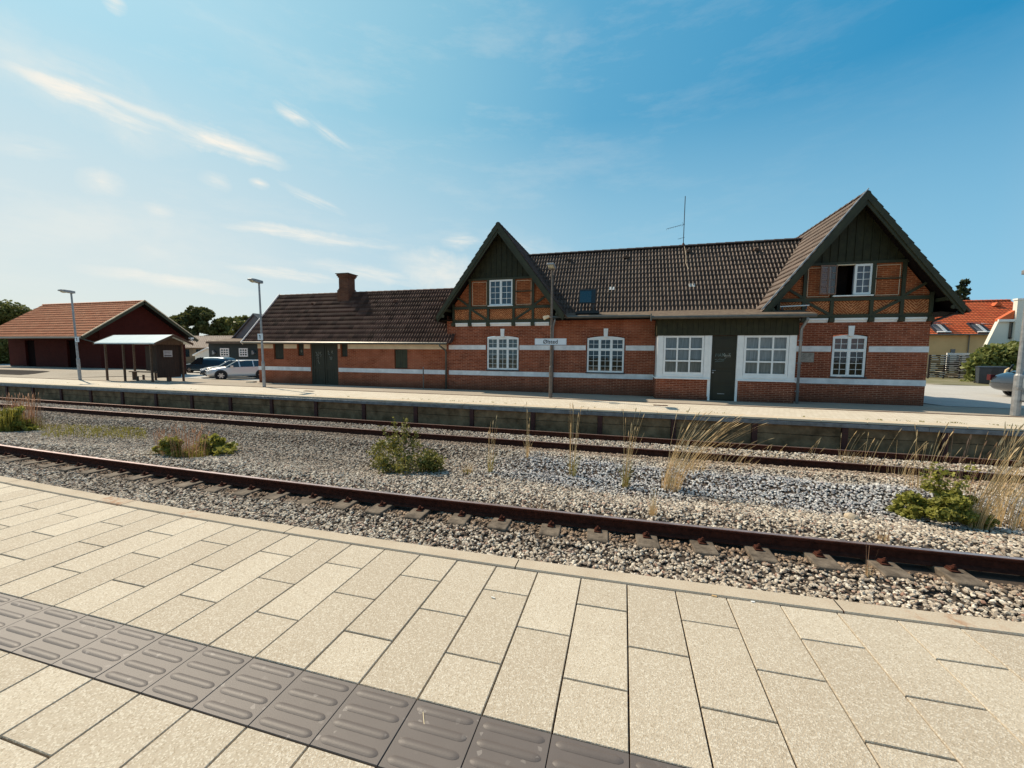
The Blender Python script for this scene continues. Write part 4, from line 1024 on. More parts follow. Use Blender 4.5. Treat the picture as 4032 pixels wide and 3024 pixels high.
# ================================================================== LAMPS AND SIGNS
def lamp(x, y, h, label, r=.062, yaw=0, lean=0, mat='pole', head_len=.48):
    t = thing('street_lamp', label, 'street lamp', (x, y, G2), yaw, 'lamp posts along the far platform')
    t.rotation_euler = (0, lean, yaw)
    b = MB(); b.tube([(0,0,0),(0,0,1.15)], r*1.15, 12); b.tube([(0,0,1.15),(0,0,1.2)], r*1.15, 12, r2=r*.8, cap=False); b.tube([(0,0,1.2),(0,0,h)], r*.8, 12, r2=r*.62); b.build('pole', M[mat], t, smooth=False)
    b = MB(); b.prism([(.12,-.02),(.12,.10),(-.10,.12),(-.30,.13),(-head_len+.02,.12),(-head_len,.10),(-head_len,.05),(-.12,-.01)], 'x', -.12, .12)
    o = b.build('lamp_head', M['pole'], t, bevel=.012); o.location.z = h
    b = MB(); b.prism([(-.16,.02),(-head_len+.06,.06),(-head_len+.10,-.01),(-.28,-.035),(-.20,-.025)], 'x', -.105, .105); l = b.build('lens', M['lens'], o, bevel=.02)
    return t
l1 = lamp(-28.75, 14.46, 4.72, 'lamp post nearest the oxide red shed, with a small number plate', lean=-.035)
l2 = lamp(-16.02, 14.50, 4.76, 'lamp post before the left corner of the station house, with a small number plate', lean=-.012)
l3 = lamp(-2.64, 14.83, 4.80, 'lamp post carrying the station name board and a small loudspeaker', mat='pole_brown', head_len=.50)
l4 = lamp(10.90, 14.80, 4.02, 'thick lamp post at the right edge of the photo, with a rounded bin on it', r=.085, lean=-.0)
def number_plate(x, y, z, label):
    t = thing('number_plate', label, 'number plate', (x, y, z))
    b = MB(); b.box(-.15,.15,-.01,.01,-.14,.14); b.build('plate', M['sign_white'], t, bevel=.006)
    b = MB(); b.box(-.018,.018,-.016,-.010,-.085,.085); b.beam((-.055,-.013,.045),(0,-.013,.085),.028,.006,up=(0,1,0)); b.build('numeral', M['ink'], t)
p = at(610*.4973, 1000+676*.4973, 14.36); number_plate(p.x, 14.36, p.z, 'small white plate reading 1 on the lamp post nearest the shed')
p = at(950+.4069*184, 1000+.4069*802, 14.42); number_plate(p.x, 14.42, p.z, 'small white plate reading 1 on the lamp post before the station house corner')
ns = thing('station_name_board', 'white station name board reading Ølsted on a lamp post', 'sign', (-2.65, 14.70, 1.925))
b = MB(); b.box(-.60,.60,-.02,.02,-.125,.125); bd = b.build('board', M['sign_white'], ns, bevel=.006)
b = MB()
for q in ((-.60,.60,-.125,-.115),(-.60,.60,.115,.125),(-.60,-.59,-.115,.115),(.59,.60,-.115,.115)): b.box(q[0],q[1],-.026,-.0202,q[2],q[3])
b.build('board_rim', M['pole'], ns)
b = MB(); b.box(-.09,.09,.02,.16,-.03,.03); b.build('clamp', M['pole'], ns)
cu = bpy.data.curves.new('lettering', 'FONT'); cu.body = 'Ølsted'; cu.size = .205; cu.align_x = 'CENTER'; cu.align_y = 'CENTER'; cu.extrude = .002; cu.offset = .002
tmp = bpy.data.objects.new('tmp', cu); COL.objects.link(tmp); bpy.context.view_layer.update()
me = bpy.data.meshes.new_from_object(tmp.evaluated_get(bpy.context.evaluated_depsgraph_get())); bpy.data.objects.remove(tmp)
me.materials.clear(); me.materials.append(M['ink']); lt = bpy.data.objects.new('lettering', me); COL.objects.link(lt); lt.parent = ns; lt.location = (.0, -.024, -.01); lt.rotation_euler = (math.pi/2, 0, 0)
ls = thing('loudspeaker', 'small cream loudspeaker on the name board lamp post', 'loudspeaker', (-2.80, 14.66, 2.85))
b = MB(); b.prism([(-.13,-.09),(-.13,.05),(.10,.02),(.10,-.04)], 'y', -.07, .07); o = b.build('horn', M['cream'], ls, bevel=.008); o.rotation_euler = (0, math.radians(-14), 0)
b = MB(); b.tube([(.08,0,-.01),(.16,.12,-.02)], .015, 6); b.build('bracket', M['pole'], ls)
lb = thing('litter_bin', 'rounded silver litter bin hanging on the right edge lamp post', 'bin', (11.13, 14.70, .22))
b = MB(); b.tube([(0,0,0),(0,0,.04),(0,0,.62),(0,0,.76),(0,0,.84),(0,0,.87)], .21, 20); m_ = b
rad = [.19,.21,.22,.20,.12,.02]
for i, rr in enumerate(rad):
    for k in range(20):
        j = i*20+k; v = Vector(m_.v[j]); d = Vector((v.x, v.y, 0)).normalized(); m_.v[j] = (d.x*rr, d.y*rr, v.z)
m_.build('bin_body', simple('bin_silver', (.42,.46,.50), .3, .12, 5, .6), lb, smooth=True)
b = MB(); b.tube([(0,0,.02),(0,0,.045)], .226, 20); b.build('bin_rim', M['dark_metal'], lb); b = MB(); b.box(-.32,-.18,-.03,.03,.35,.42); b.build('bin_bracket', M['pole'], lb)

# ================================================================== SHELTER
sh = thing('platform_shelter', 'open timber waiting shelter with a pale metal roof on weathered posts', 'shelter', (0, 0, 0))
SX0, SX1 = -27.7, -23.04; SYf, SYr, SYb = 14.6, 15.5, 16.45
M['shelter_roof'] = simple('pale_roof_sheet', (.62,.70,.70), .3, .06, 3, .0, bstr=.02)
b = MB(); b.prism([(SYf,1.80),(SYf,1.86),(SYr,2.31),(SYb,1.88),(SYb,1.82),(SYr,2.25)], 'x', SX0, SX1-.05); b.build('roof', M['shelter_roof'], sh)
b = MB(); b.prism([(SYf-.02,1.74),(SYf-.02,1.86),(SYr,2.33),(SYb+.02,1.88),(SYb+.02,1.76),(SYr,2.20)], 'x', SX1-.05, SX1)
b.prism([(SYf-.02,1.74),(SYf-.02,1.86),(SYr,2.33),(SYb+.02,1.88),(SYb+.02,1.76),(SYr,2.20)], 'x', SX0-.02, SX0+.02); b.build('barge_board', M['timber'], sh)
b = MB(); b.prism([(SYf+.2,1.78),(SYf+.2,1.93),(SYr,2.22),(SYb-.2,1.93),(SYb-.2,1.78)], 'x', SX1-.5, SX1-.45); b.build('gable_panel', M['timber'], sh)
b = MB(); b.box(SX1-.44,SX1-.42,15.15,15.85,1.92,2.0); b.build('gable_board', M['timber'], sh)
pm0 = None
for i, (x, y) in enumerate(((-27.35,14.9),(-25.95,14.9),(-23.88,14.9),(-23.55,16.2),(-27.35,16.2),(-25.7,16.2))):
    if pm0 is None:
        b = MB(); b.box(-.042,.042,-.042,.042,-.06,2.06); pm0 = b.build('post', M['timber'], sh, bevel=.008); o = pm0
    else: o = pm0.copy(); COL.objects.link(o); o.parent = sh
    o.location = (x, y, terr(x, y))
b = MB(); b.box(-26.3,-23.6,16.13,16.17,.30,1.70); b.build('back_wall', M['planks'], sh)
b = MB(); b.box(-23.66,-23.62,14.98,16.13,.02,1.82); b.build('side_wall', M['planks'], sh)
b = MB(); b.box(-27.2,-24.0,15.80,16.08,.22,.27); b.box(-27.0,-26.92,15.84,16.04,-.25,.22); b.box(-24.3,-24.22,15.84,16.04,-.25,.22); b.build('bench', M['timber'], sh)
for x, y in ((-25.5,15.2),(-24.6,16.15),(-23.64,15.5),(-26.6,16.15)):
    b = MB(); b.box(x-.04,x+.04,y-.04,y+.04,-.27,.06); b.build('foot_post', M['timber'], sh)
po = thing('notice_board', 'small white framed notice on the right end wall of the shelter', 'notice', (-23.60, 15.50, 1.30))
b = MB(); b.box(0,.03,-.24,.24,-.20,.20); b.build('frame', M['timber'], po, bevel=.005)
b = MB(); b.box(.03,.036,-.21,.21,-.17,.17); b.build('sheet', simple('notice_sheet', (.40,.42,.44), .5, .2, 6, bstr=0), po)
b = MB(); b.box(.037,.040,-.18,.17,-.13,-.085); b.box(.037,.040,-.17,.15,.08,.095); b.box(.037,.040,-.17,.10,.03,.04); b.build('print', M['ink'], po)

# ================================================================== OXIDE RED SHED
sd = thing('red_shed', 'oxide red brick shed with an orange tiled roof and dark doorways', 'shed', (0, 0, 0))
SD = 21.0
GX = -39.1; dx_ = [at(v*.4973, 1345, SD).x for v in (195, 270, 525, 600)]
b = MB(); ops = [(dx_[0],dx_[1],-.1,2.2),(dx_[2],dx_[3],-.1,2.2)]
wall_open(b, -50.6, GX, -1.4, 2.95, SD, ops, dep=.2)
b.add([(GX,SD,-1.6),(GX,27.2,-1.6),(GX,27.2,2.62),(GX,23.68,5.33),(GX,SD,3.26)],[(0,1,2,3,4)])
b.add([(-50.6,SD,-1.6),(-50.6,27.2,-1.6),(-50.6,27.2,2.62),(-50.6,23.68,5.33),(-50.6,SD,3.26)],[(0,1,2,3,4)]); b.quad((-50.6,27.2,-1.6),(GX,27.2,-1.6),(GX,27.2,2.6),(-50.6,27.2,2.6)); b.build('wall', M['shed_brick'], sd)
for xa, xb, *_ in ops: boards(xa, xb, -.2, 2.15, SD+.15, 'door', simple('shed_door', (.008,.003,.003), .95, spec=.1), 6, sd)
sl = math.hypot(4.05, 3.05)
tiled('roof', (-51.3, 19.63, 2.42), (1,0,0), (0, 4.05, 3.05), 12.95, sl, M['tile_orange'], sd, wave=.22, row=.36, amp=.022)
tiled('roof', (-38.4, 27.73, 2.42), (-1,0,0), (0,-4.05,3.05), 12.9, sl, M['tile_orange'], sd, wave=.22, row=.36, amp=.02, seg=3)
ridge(-51.3, -38.36, 23.68, 5.50, M['tile_orange'], sd)
for s in (1, -1):
    b = MB(); b.beam((-38.33, 23.68-s*4.12, 2.33), (-38.33, 23.68, 5.44), .26, .05, up=(1,0,0)); b.build('barge_board', M['green'], sd)
b = MB()
for s in (1, -1): b.beam((-38.30, 23.68-s*4.12, 2.47), (-38.30, 23.68, 5.58), .06, .09, up=(1,0,0))
b.build('verge_strip', M['cream'], sd)
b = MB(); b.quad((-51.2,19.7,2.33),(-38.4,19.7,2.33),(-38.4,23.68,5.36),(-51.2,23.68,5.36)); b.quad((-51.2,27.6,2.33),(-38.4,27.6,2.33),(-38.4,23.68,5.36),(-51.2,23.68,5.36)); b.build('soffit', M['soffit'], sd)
b = MB(); b.tube([(-51.3,19.56,2.36),(-38.35,19.56,2.34)], .07, 8); b.tube([(-38.6,19.6,2.3),(-38.7,20.2,2.1),(-39.0,20.9,1.95)], .045, 8); b.build('gutter', M['gutter'], sd)
b = MB(); b.tube([(-38.2,27.0,2.55),(-38.0,27.1,2.35)], .06, 6); b.box(-38.2,-37.9,26.9,27.15,2.5,2.62); b.build('wall_lamp', M['white'], sd)

# ================================================================== HOUSES BEHIND
M['slate'] = simple('slate', (.10,.10,.105), .7, .25, 3, bscale=12)
M['dark_render'] = simple('dark_green_render', (.030,.040,.038), .85, .15, 2)
M['grey_render'] = simple('grey_render', (.17,.165,.165), .85, .12, 1.2)
M['beige'] = simple('beige_render', (.66,.42,.20), .9, .1, .7)
M['white_render'] = simple('white_render', (.78,.72,.62), .9, .04, .8)
gh = thing('dark_house', 'low dark green house with two small white gridded windows and a grey gable', 'house', (0, 0, 0))
D = 35.0
a0 = at(820.7, 1353, D); a1 = at(1060, 1353, D)
b = MB(); b.box(a0.x, a1.x+3, D, D+8, -1.6, a0.z); b.build('wall', M['dark_render'], gh)
g0 = at(812, 1352, D-.4); g1 = at(812, 1344, D-.4)
b = MB(); b.box(g0.x, a1.x+3.2, D-.45, D, a0.z, g1.z)
b.build('flat_roof_edge', M['felt'], gh)
b = MB(); b.prism([(D-.4, g1.z), (D+3, g1.z+.55), (D+8, g1.z+.55), (D+8, g1.z)], 'x', g0.x, a1.x+3); b.build('roof', M['felt'], gh)
q0 = at(915, 1337, D+2.5); q1 = at(1002, 1241, D+2.5); wd = (q1.x-q0.x)
b = MB(); b.prism([(q0.x, q0.z-2), (q0.x, q0.z), (q1.x, q1.z), (q1.x+wd, q0.z), (q1.x+wd, q0.z-2)], 'y', D+2.5, D+11); b.build('grey_gable', M['grey_render'], gh)
b = MB()
for s in (-1, 1): b.prism([(q1.x, q1.z+.03), (q1.x, q1.z+.22), (q1.x+s*(wd+.25), q0.z-.1), (q1.x+s*(wd+.25), q0.z-.3)], 'y', D+2.3, D+11.1)
b.build('gable_roof', M['slate'], gh)
for px0, px1 in ((869.5, 902.5), (943.5, 976)):
    w0 = at(px0, 1404, D); w1 = at(px1, 1371, D)
    window(w0.x, w1.x, w0.z, w1.z, D-.10, 1, 3, back='room', fw=.12, bar=.10, sill=False, panes=3, parent=gh)
for px in (841, 996):
    w0 = at(px, 1388, D-.1); b = MB(); b.box(w0.x-.10, w0.x+.10, D-.2, D, w0.z-.22, w0.z+.22); b.tube([(w0.x+.2,D-.25,w0.z-.05),(w0.x+.2,D-.05,w0.z-.05)], .12, 8); b.build('wall_lantern', M['grey_pipe'], gh)
lh = thing('low_brown_house', 'long low house with a brown tiled roof behind the parked cars', 'house', (0, 0, 0))
D = 50.0
e0 = at(700, 1369, D); r0 = at(700, 1324, D+5); e1 = at(1000, 1372, D)
M['tile_brown_far'] = tile_mat('tile_brown_far', (.13,.075,.052), (.18,.11,.08), (.1,.08,.05))
b = MB(); b.box(e0.x-14, e1.x, D+.3, D+9.5, -1.6, e0.z); b.build('wall', simple('yellow_brick', (.20,.13,.075), .9, .3, 1), lh)
tiled('roof', (e0.x-15, D, e0.z), (1,0,0), (0, 5, r0.z-e0.z), e1.x-e0.x+15, math.hypot(5, r0.z-e0.z), M['tile_brown_far'], lh, wave=.45, row=.45, amp=.03, seg=3)
b = MB(); b.quad((e0.x-15,D+5,r0.z),(e1.x,D+5,r0.z),(e1.x,D+10,e0.z),(e0.x-15,D+10,e0.z)); b.build('rear_slope', M['tile_brown_far'], lh)
ridge(e0.x-15, e1.x, D+5, r0.z, M['tile_brown_far'], lh)
b = MB()
for k in range(8): b.box(e0.x-4+k*2.6, e0.x-3+k*2.6, D+.26, D+.3, .3, 1.6)
b.build('window', M['car_glass'], lh)
tn = thing('white_tent', 'white canopy tent gable beside the dark house', 'tent', (0, 0, 0))
D = 38.0; t0 = at(768, 1398, D); t1 = at(822, 1371, D)
b = MB(); b.prism([(t0.x, -1.0), (t0.x, t0.z), (t1.x, t1.z), (t1.x*2-t0.x, t0.z), (t1.x*2-t0.x, -1.0)], 'y', D, D+3); b.build('side_cloth', M['white_render'], tn)
b = MB(); 
for s in (-1, 1): b.prism([(t1.x, t1.z+.02), (t1.x, t1.z+.14), (t1.x+s*(t1.x-t0.x+.2), t0.z+.05), (t1.x+s*(t1.x-t0.x+.2), t0.z-.1)], 'y', D-.2, D+3.2)
b.build('roof_cloth', M['white'], tn)

zd = lambda x, y: (3600+x*.3618, 1100+y*.3618)
oh = thing('orange_roof_house', 'beige house with a bright orange tiled roof and open roof windows', 'house', (0, 0, 0))
D = 48.0
e0 = at(*zd(180, 600), D); e1 = at(*zd(1240, 600), D); RD = 5.0; r0 = at(*zd(600, 238), D+RD)
xl = e0.x-6; xr = e1.x+2
b = MB(); b.box(xl+.3, xr, D+.35, D+2*RD-.35, -1.8, e0.z+.15); b.prism([(D+.35, e0.z+.1), (D+RD, r0.z-.1), (D+2*RD-.35, e0.z+.1)], 'x', xr-.3, xr); b.build('wall', M['beige'], oh)
ml_ = math.hypot(RD, r0.z-e0.z)
tiled('roof', (xl, D, e0.z), (1,0,0), (0, RD, r0.z-e0.z), xr-xl, ml_, M['tile_bright'], oh, wave=.30, row=.33, amp=.016, lip=.022, seg=4)
tiled('roof', (xr, D+2*RD, e0.z), (-1,0,0), (0, -RD, r0.z-e0.z), xr-xl, ml_, M['tile_bright'], oh, wave=.6, row=.8, amp=.028, seg=3)
ridge(xl, xr, D+RD, r0.z, M['tile_bright'], oh, r=.16)
b = MB(); b.tube([(xl, D-.06, e0.z-.02), (xr, D-.06, e0.z-.02)], .08, 6); pd = at(*zd(605, 620), D+.2); b.tube([(pd.x, D+.25, e0.z), (pd.x, D+.25, -1.2)], .05, 6); b.build('gutter', M['gutter'], oh)
un = Vector((0, -(r0.z-e0.z), RD)).normalized(); uu = Vector((0, RD, r0.z-e0.z)).normalized()
for (ax, ay), (bx, by) in (((265,480),(430,585)), ((705,485),(860,585))):
    def onr(px, py):
        d = ray(px, py); t = Vector((0, D, e0.z-CZ)).dot(un)/d.dot(un); return d*t+Vector((0,0,CZ))
    A = onr(*zd(ax, by)); B = onr(*zd(ax+(bx-ax)*.62, by)); T = onr(*zd(ax, ay)); h = (T-A).dot(uu); c = (A+B)/2+uu*h/2; hw = abs(B.x-A.x)*.72
    fr = MB()
    for q in (-1, 1): fr.obox(c+Vector((q*hw,0,0))+un*.06, (.07,0,0), uu*h/2, un*.08); fr.obox(c+uu*q*h/2+un*.06, (hw,0,0), uu*.07, un*.08)
    f = fr.build('roof_window', M['dark_metal'], oh); g = MB(); g.obox(c+un*.03, (hw,0,0), uu*h/2, un*.02); g.build('pane', M['room_blue'], f)
    s_ = MB(); ss = (uu*.75+un*.66).normalized(); s_.obox(c+uu*(-h*.02)+un*.45+Vector((0,0,.1)), (hw,0,0), (-uu*.9+un*.45).normalized()*h*.45, un*.02); s_.build('open_sash', M['glass'], f)
    w_ = MB(); w_.obox(c-uu*h/2+un*.08, (hw*1.05,0,0), uu*.06, un*.10); w_.obox(c+Vector((hw*.5,0,0))+un*.07, (hw*.25,0,0), uu*h*.42, un*.03); w_.build('reveal', M['white'], f)
v0 = onr(*zd(890, 290)); b = MB(); b.prism([(-.35,0),(-.1,.35),(.1,.35),(.35,0)], 'y', -.3, .3); o = b.build('vent_cowl', M['tile_bright'], oh); o.location = v0
b = MB(); wv = [at(*zd(x, y), D+.3) for x, y in ((400,760),(445,800))]; b.box(wv[0].x, wv[1].x, D+.30, D+.36, wv[1].z, wv[0].z); b.build('window', M['car_glass'], oh)
wh = thing('white_house', 'white rendered house with a red roof edge and white chimney wall at the right edge', 'house', (0, 0, 0))
D = 40.0
P = [at(*zd(x, y), D) for x, y in ((775, 742), (920, 452), (1092, 440), (1092, 900), (775, 900))]
b = MB(); b.prism([(p.x, p.z) for p in [Vector((P[0].x,0,-1.6)), P[0], P[1], P[2]+Vector((0,0,0)), Vector((P[2].x,0,-1.6))]], 'y', D, D+.3); b.build('wall', M['white_render'], wh)
Q = [at(*zd(x, y), D) for x, y in ((1095, 228), (1260, 228))]
b = MB(); b.box(Q[0].x, Q[1].x, D-.25, D+.1, -1.6, Q[0].z); b.build('chimney_wall', simple('white_brickwork', (.78,.73,.64), .9, .06, 9, bscale=5), wh)
R_ = [at(*zd(x, y), D) for x, y in ((912, 446), (1092, 346))]
b = MB(); b.prism([(R_[0].x, R_[0].z-.05), (R_[0].x, R_[0].z+.10), (R_[1].x, R_[1].z+.1), (R_[1].x, R_[0].z-.05)], 'y', D-.1, D+.3); b.build('roof', M['tile_bright'], wh)
b = MB(); b.box(R_[0].x-.1, R_[1].x, D-.22, D-.1, R_[0].z-.12, R_[0].z+.06); b.box(Q[0].x-.05, Q[1].x, D-.3, D+.12, Q[0].z, Q[0].z+.12); b.build('eave', M['white'], wh)
wv = [at(*zd(x, y), D-.05) for x, y in ((1058, 470), (1085, 630))]; b = MB(); b.box(wv[0].x, wv[1].x, D-.05, D+.02, wv[1].z, wv[0].z); b.build('window', M['car_glass'], wh); b = MB(); b.box(wv[0].x-.08, wv[0].x, D-.08, D, wv[1].z-.1, wv[0].z+.1); b.box(wv[0].x-.08, wv[1].x+.1, D-.08, D, wv[1].z-.12, wv[1].z); b.build('window_frame', M['pole_brown'], wh)

# fence, timber, bins
fe = thing('slatted_fence', 'dark slatted fence with pale gaps beyond the access road', 'fence', (0, 0, 0))
D = 41.0
f0 = at(*zd(175, 830), D); f1 = at(*zd(670, 1035), D); fz = terr(f0.x, D)
M['fence_dark'] = simple('fence_dark', (.045,.032,.028), .8, .3, 6)
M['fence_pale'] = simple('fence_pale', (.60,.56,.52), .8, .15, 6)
b = MB(); n = 11; 
for k in range(n): z = fz+.15+(f0.z-fz-.15)*k/(n-1); b.box(f0.x, f1.x, D, D+.03, z-.055, z+.055)
b.build('slats', M['fence_dark'], fe)
for k in range(4):
    x = f0.x+(f1.x-f0.x)*k/3; b = MB(); b.box(x-.05, x+.05, D+.032, D+.12, fz-.1, f0.z+.08); b.build('fence_post', M['fence_dark'], fe)
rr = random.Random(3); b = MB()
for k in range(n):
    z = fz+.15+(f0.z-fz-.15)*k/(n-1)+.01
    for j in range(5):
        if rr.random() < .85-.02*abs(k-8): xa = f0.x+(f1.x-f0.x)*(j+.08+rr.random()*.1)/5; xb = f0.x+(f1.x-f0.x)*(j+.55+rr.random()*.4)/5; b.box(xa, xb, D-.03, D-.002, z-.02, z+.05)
b.build('lit_gap_strips', M['fence_pale'], fe)  # bright gaps and lit slat tops put in as pale strips
w0 = at(*zd(358, 832), D+.6); w1 = at(*zd(662, 802), D+.6); b = MB(); b.box(w0.x, w1.x, D+.6, D+.7, w0.z-1.2, w1.z); b.build('white_panel', M['white'], fe)
tp_ = thing('timber_pile', 'pile of pale weathered beams lying in front of the slatted fence', 'timber')
c = hit(*zd(340, 1075)); tp_.location = c
M['pale_wood'] = simple('pale_wood', (.52,.45,.34), .85, .25, 5)
for k, (dx, dy, dz, L, an) in enumerate(((-.3,0,.10,2.8,.03),(.2,.25,.10,2.6,-.02),(-.4,.1,.28,2.6,.05),(.9,-.1,.12,1.6,-.04),(-.8,.1,.42,1.8,.08))):
    b = MB(); b.box(-L/2, L/2, -.09, .09, -.08, .08); o = b.build('beam', M['pale_wood'], tp_, bevel=.01); o.location = (dx, dy, dz); o.rotation_euler = (0, -an-.06, an)
M['bin_dark'] = simple('bin_plastic', (.028,.034,.045), .45, .15, 4)
def wheelie():
    t = thing('wheelie_bin', '', 'bin', group='dark wheelie bins by the hedge')
    b = MB(); v = [(-.25,-.3,.05),(.25,-.3,.05),(.25,.25,.05),(-.25,.25,.05),(-.30,-.38,1.0),(.30,-.38,1.0),(.30,.36,1.0),(-.30,.36,1.0)]
    b.add(v, [(0,3,2,1),(4,5,6,7),(0,1,5,4),(1,2,6,5),(2,3,7,6),(3,0,4,7)]); b.build('bin_body', M['bin_dark'], t, bevel=.02)
    b = MB(); b.prism([(-.42,1.0),(-.42,1.05),(.0,1.10),(.38,1.06),(.38,1.0)], 'x', -.32, .32); b.build('lid', M['bin_dark'], t, bevel=.015)
    for s in (-1, 1): b = MB(); b.tube([(s*.27,.30,.10),(s*.31,.30,.10)], .10, 12); b.build('wheel', M['black'], t)
    return t
w0 = wheelie()
for k, (px, lab) in enumerate(((735, 'leftmost dark wheelie bin beside the hedge'), (820, 'middle dark wheelie bin beside the hedge'), (905, 'rightmost dark wheelie bin, nearest the parked dark car'))):
    o = w0 if k == 0 else copy_tree(w0); p = hit(*zd(px, 1142)); o.location = p; o.rotation_euler = (0, 0, -.35+.08*k); o['label'] = lab; s = .0278*abs(p.y)*.98; o.scale = (.92, 1.0, 1.1)
sg = thing('yellow_post', 'short cream and yellow marker leaning by the parked dark car', 'marker')
p = hit(*zd(962, 1155)); sg.location = p; b = MB(); b.prism([(-.12,0),(.12,0),(.38,1.05),(.22,1.15),(.05,1.0)], 'y', -.06, .06); b.build('marker_board', simple('marker_cream', (.62,.46,.26), .7, .3, 4), sg, bevel=.02)

# ================================================================== CARS
def paint(name, c, metal=.5, rough=.25):
    m, nt, b = newmat(name); b.inputs['Base Color'].default_value = (*c, 1); b.inputs['Metallic'].default_value = metal; b.inputs['Roughness'].default_value = rough; b.inputs['Coat Weight'].default_value = .6; b.inputs['Coat Roughness'].default_value = .05; return m
M['silver'] = paint('silver_paint', (.70,.68,.66), .35, .35); M['navy'] = paint('dark_paint', (.012,.016,.022), .3, .2); M['blue_van'] = paint('blue_paint', (.02,.075,.125), .3, .3); M['grey_car'] = paint('grey_paint', (.05,.055,.065), .5, .25)
M['tyre'] = simple('tyre', (.012,.012,.013), .85, .2); M['rim'] = simple('alloy_rim', (.55,.55,.56), .3, .1, metal=.8); M['headlight'] = simple('headlight', (.75,.78,.80), .1, .05); M['tail'] = simple('tail_light', (.08,.006,.006), .2, .1)
def car(label, mat, loc, rz, kind='estate', L=4.57, W=1.77, H=1.48, group=None):
    t = thing('parked_car' if kind != 'van' else 'parked_van', label, 'car' if kind != 'van' else 'van', loc, rz, group)
    k = L/4.57; h = H/1.48
    if kind == 'van': st = [(0,.35,.75,.80,.80),(.10,.22,.90,.95,.88),(.55,.2,1.0,1.12,.92),(.95,.2,1.05,1.20,.94),(1.55,.2,1.05,1.85,.95),(2.2,.2,1.05,1.93,.95),(3.6,.2,1.05,1.93,.95),(4.45,.2,1.05,1.90,.94),(4.57,.3,1.0,1.2,.9)]
    elif kind == 'estate': st = [(0,.32,.58,.62,.70),(.06,.24,.68,.74,.80),(.40,.2,.80,.87,.86),(.80,.2,.90,.94,.88),(1.18,.2,.93,.99,.885),(1.85,.2,.95,1.42,.885),(2.5,.2,.96,1.48,.885),(3.5,.2,.98,1.47,.885),(4.15,.2,1.0,1.40,.87),(4.42,.24,.98,1.05,.84),(4.57,.34,.80,.84,.76)]
    else: st = [(0,.32,.58,.62,.70),(.06,.24,.68,.74,.80),(.40,.2,.80,.86,.86),(.80,.2,.88,.92,.88),(1.15,.2,.92,.97,.885),(1.80,.2,.94,1.38,.885),(2.4,.2,.95,1.44,.885),(3.1,.2,.97,1.40,.885),(3.7,.2,.98,1.20,.87),(4.15,.24,.96,1.02,.84),(4.5,.34,.80,.86,.76)]
    rows = []
    for x, zb_, zt, zr, w in st:
        glassy = zr-zt > .12; rw = w*(.74 if glassy else .86); 
        rows.append([(x*k, -0, zb_*h), (x*k, w*.88, zb_*h), (x*k, w*W/1.77, (zb_+.14)*h), (x*k, w*W/1.77, (zb_+zt)/2*h), (x*k, w*.965*W/1.77, zt*h), (x*k, rw, (zr-.035)*h), (x*k, rw*.6, zr*h), (x*k, 0, (zr+.012)*h)])
    V = []; 
    for s in (1, -1):
        for r in rows:
            for p in r: V.append((p[0], p[1]*s, p[2]))
    n = len(st); body = MB(); gl = MB(); body.v = list(V); gl.v = []
    for s in (0, 1):
        for i in range(n-1):
            gA = st[i][3]-st[i][2] > .12; gB = st[i+1][3]-st[i+1][2] > .12
            for j in range(7):
                a = s*n*8+i*8+j; q = (a, a+1, a+9, a+8)
                isg = (j == 4 and (gA or gB) and not (kind == 'van' and st[i][0] > 2.0)) or (j in (5, 6) and gA != gB)
                if isg:
                    b0 = len(gl.v); gl.v += [V[x] for x in q]; gl.f.append((b0, b0+1, b0+2, b0+3)); gl.m.append(0)
                else: body.f.append(q); body.m.append(0)
        body.f.append(tuple(s*n*8+j for j in range(8))); body.m.append(0); body.f.append(tuple(s*n*8+(n-1)*8+j for j in range(8))); body.m.append(0)
    bo = body.build('body', mat, t); bm = bmesh.new(); bm.from_mesh(bo.data); bmesh.ops.remove_doubles(bm, verts=bm.verts, dist=.001); bmesh.ops.recalc_face_normals(bm, faces=bm.faces); bm.to_mesh(bo.data); bm.free()
    sb = bo.modifiers.new('smooth', 'SUBSURF'); sb.levels = 1; sb.render_levels = 1; bo.data.polygons.foreach_set('use_smooth', [True]*len(bo.data.polygons))
    g_ = gl.build('windows', M['car_glass'], t)
    # pillars and rails
    pb = MB()
    for s in (1, -1):
        for xx in ((2.05, 2.95, 3.75) if kind != 'van' else (1.9,)):
            pb.beam((xx*k, s*.89*W/1.77, .95*h), (xx*k-.06, s*.67, (1.44 if kind != 'van' else 1.9)*h), .07, .03, up=(0,1,0))
        if kind == 'estate': pb.tube([(1.95*k, s*.60, 1.49*h), (3.9*k, s*.60, 1.47*h)], .018, 6)
        pb.box(1.45*k, 1.62*k, s*.90-(0 if s > 0 else .16), s*.90+(.16 if s > 0 else 0), .95*h, 1.08*h)
    pb.build('pillars', mat, t)
    b = MB(); b.box(-.03, .05, -.38, .38, .56*h, .68*h); b.box(-.03, .08, -.55, .55, .30*h, .42*h); b.build('grille', M['black'], t)
    b = MB(); b.box(-.045, -.03, -.26, .26, .44*h, .54*h); b.build('number_plate', M['sign_white'], t)
    for s in (1, -1):
        b = MB(); b.prism([(-.01,.60*h),(.0,.70*h),(.34,.80*h),(.30,.66*h)], 'y', s*.62, s*.84); b.build('headlight', M['headlight'], t, bevel=.01)
        b = MB(); b.box(L-.26, L-.09, s*.60-(.0 if s>0 else .2), s*.60+(.2 if s>0 else 0), .72*h, .98*h); b.build('tail_light', M['tail'], t)
    wr = .33; wy = W/2-.06
    proto = None
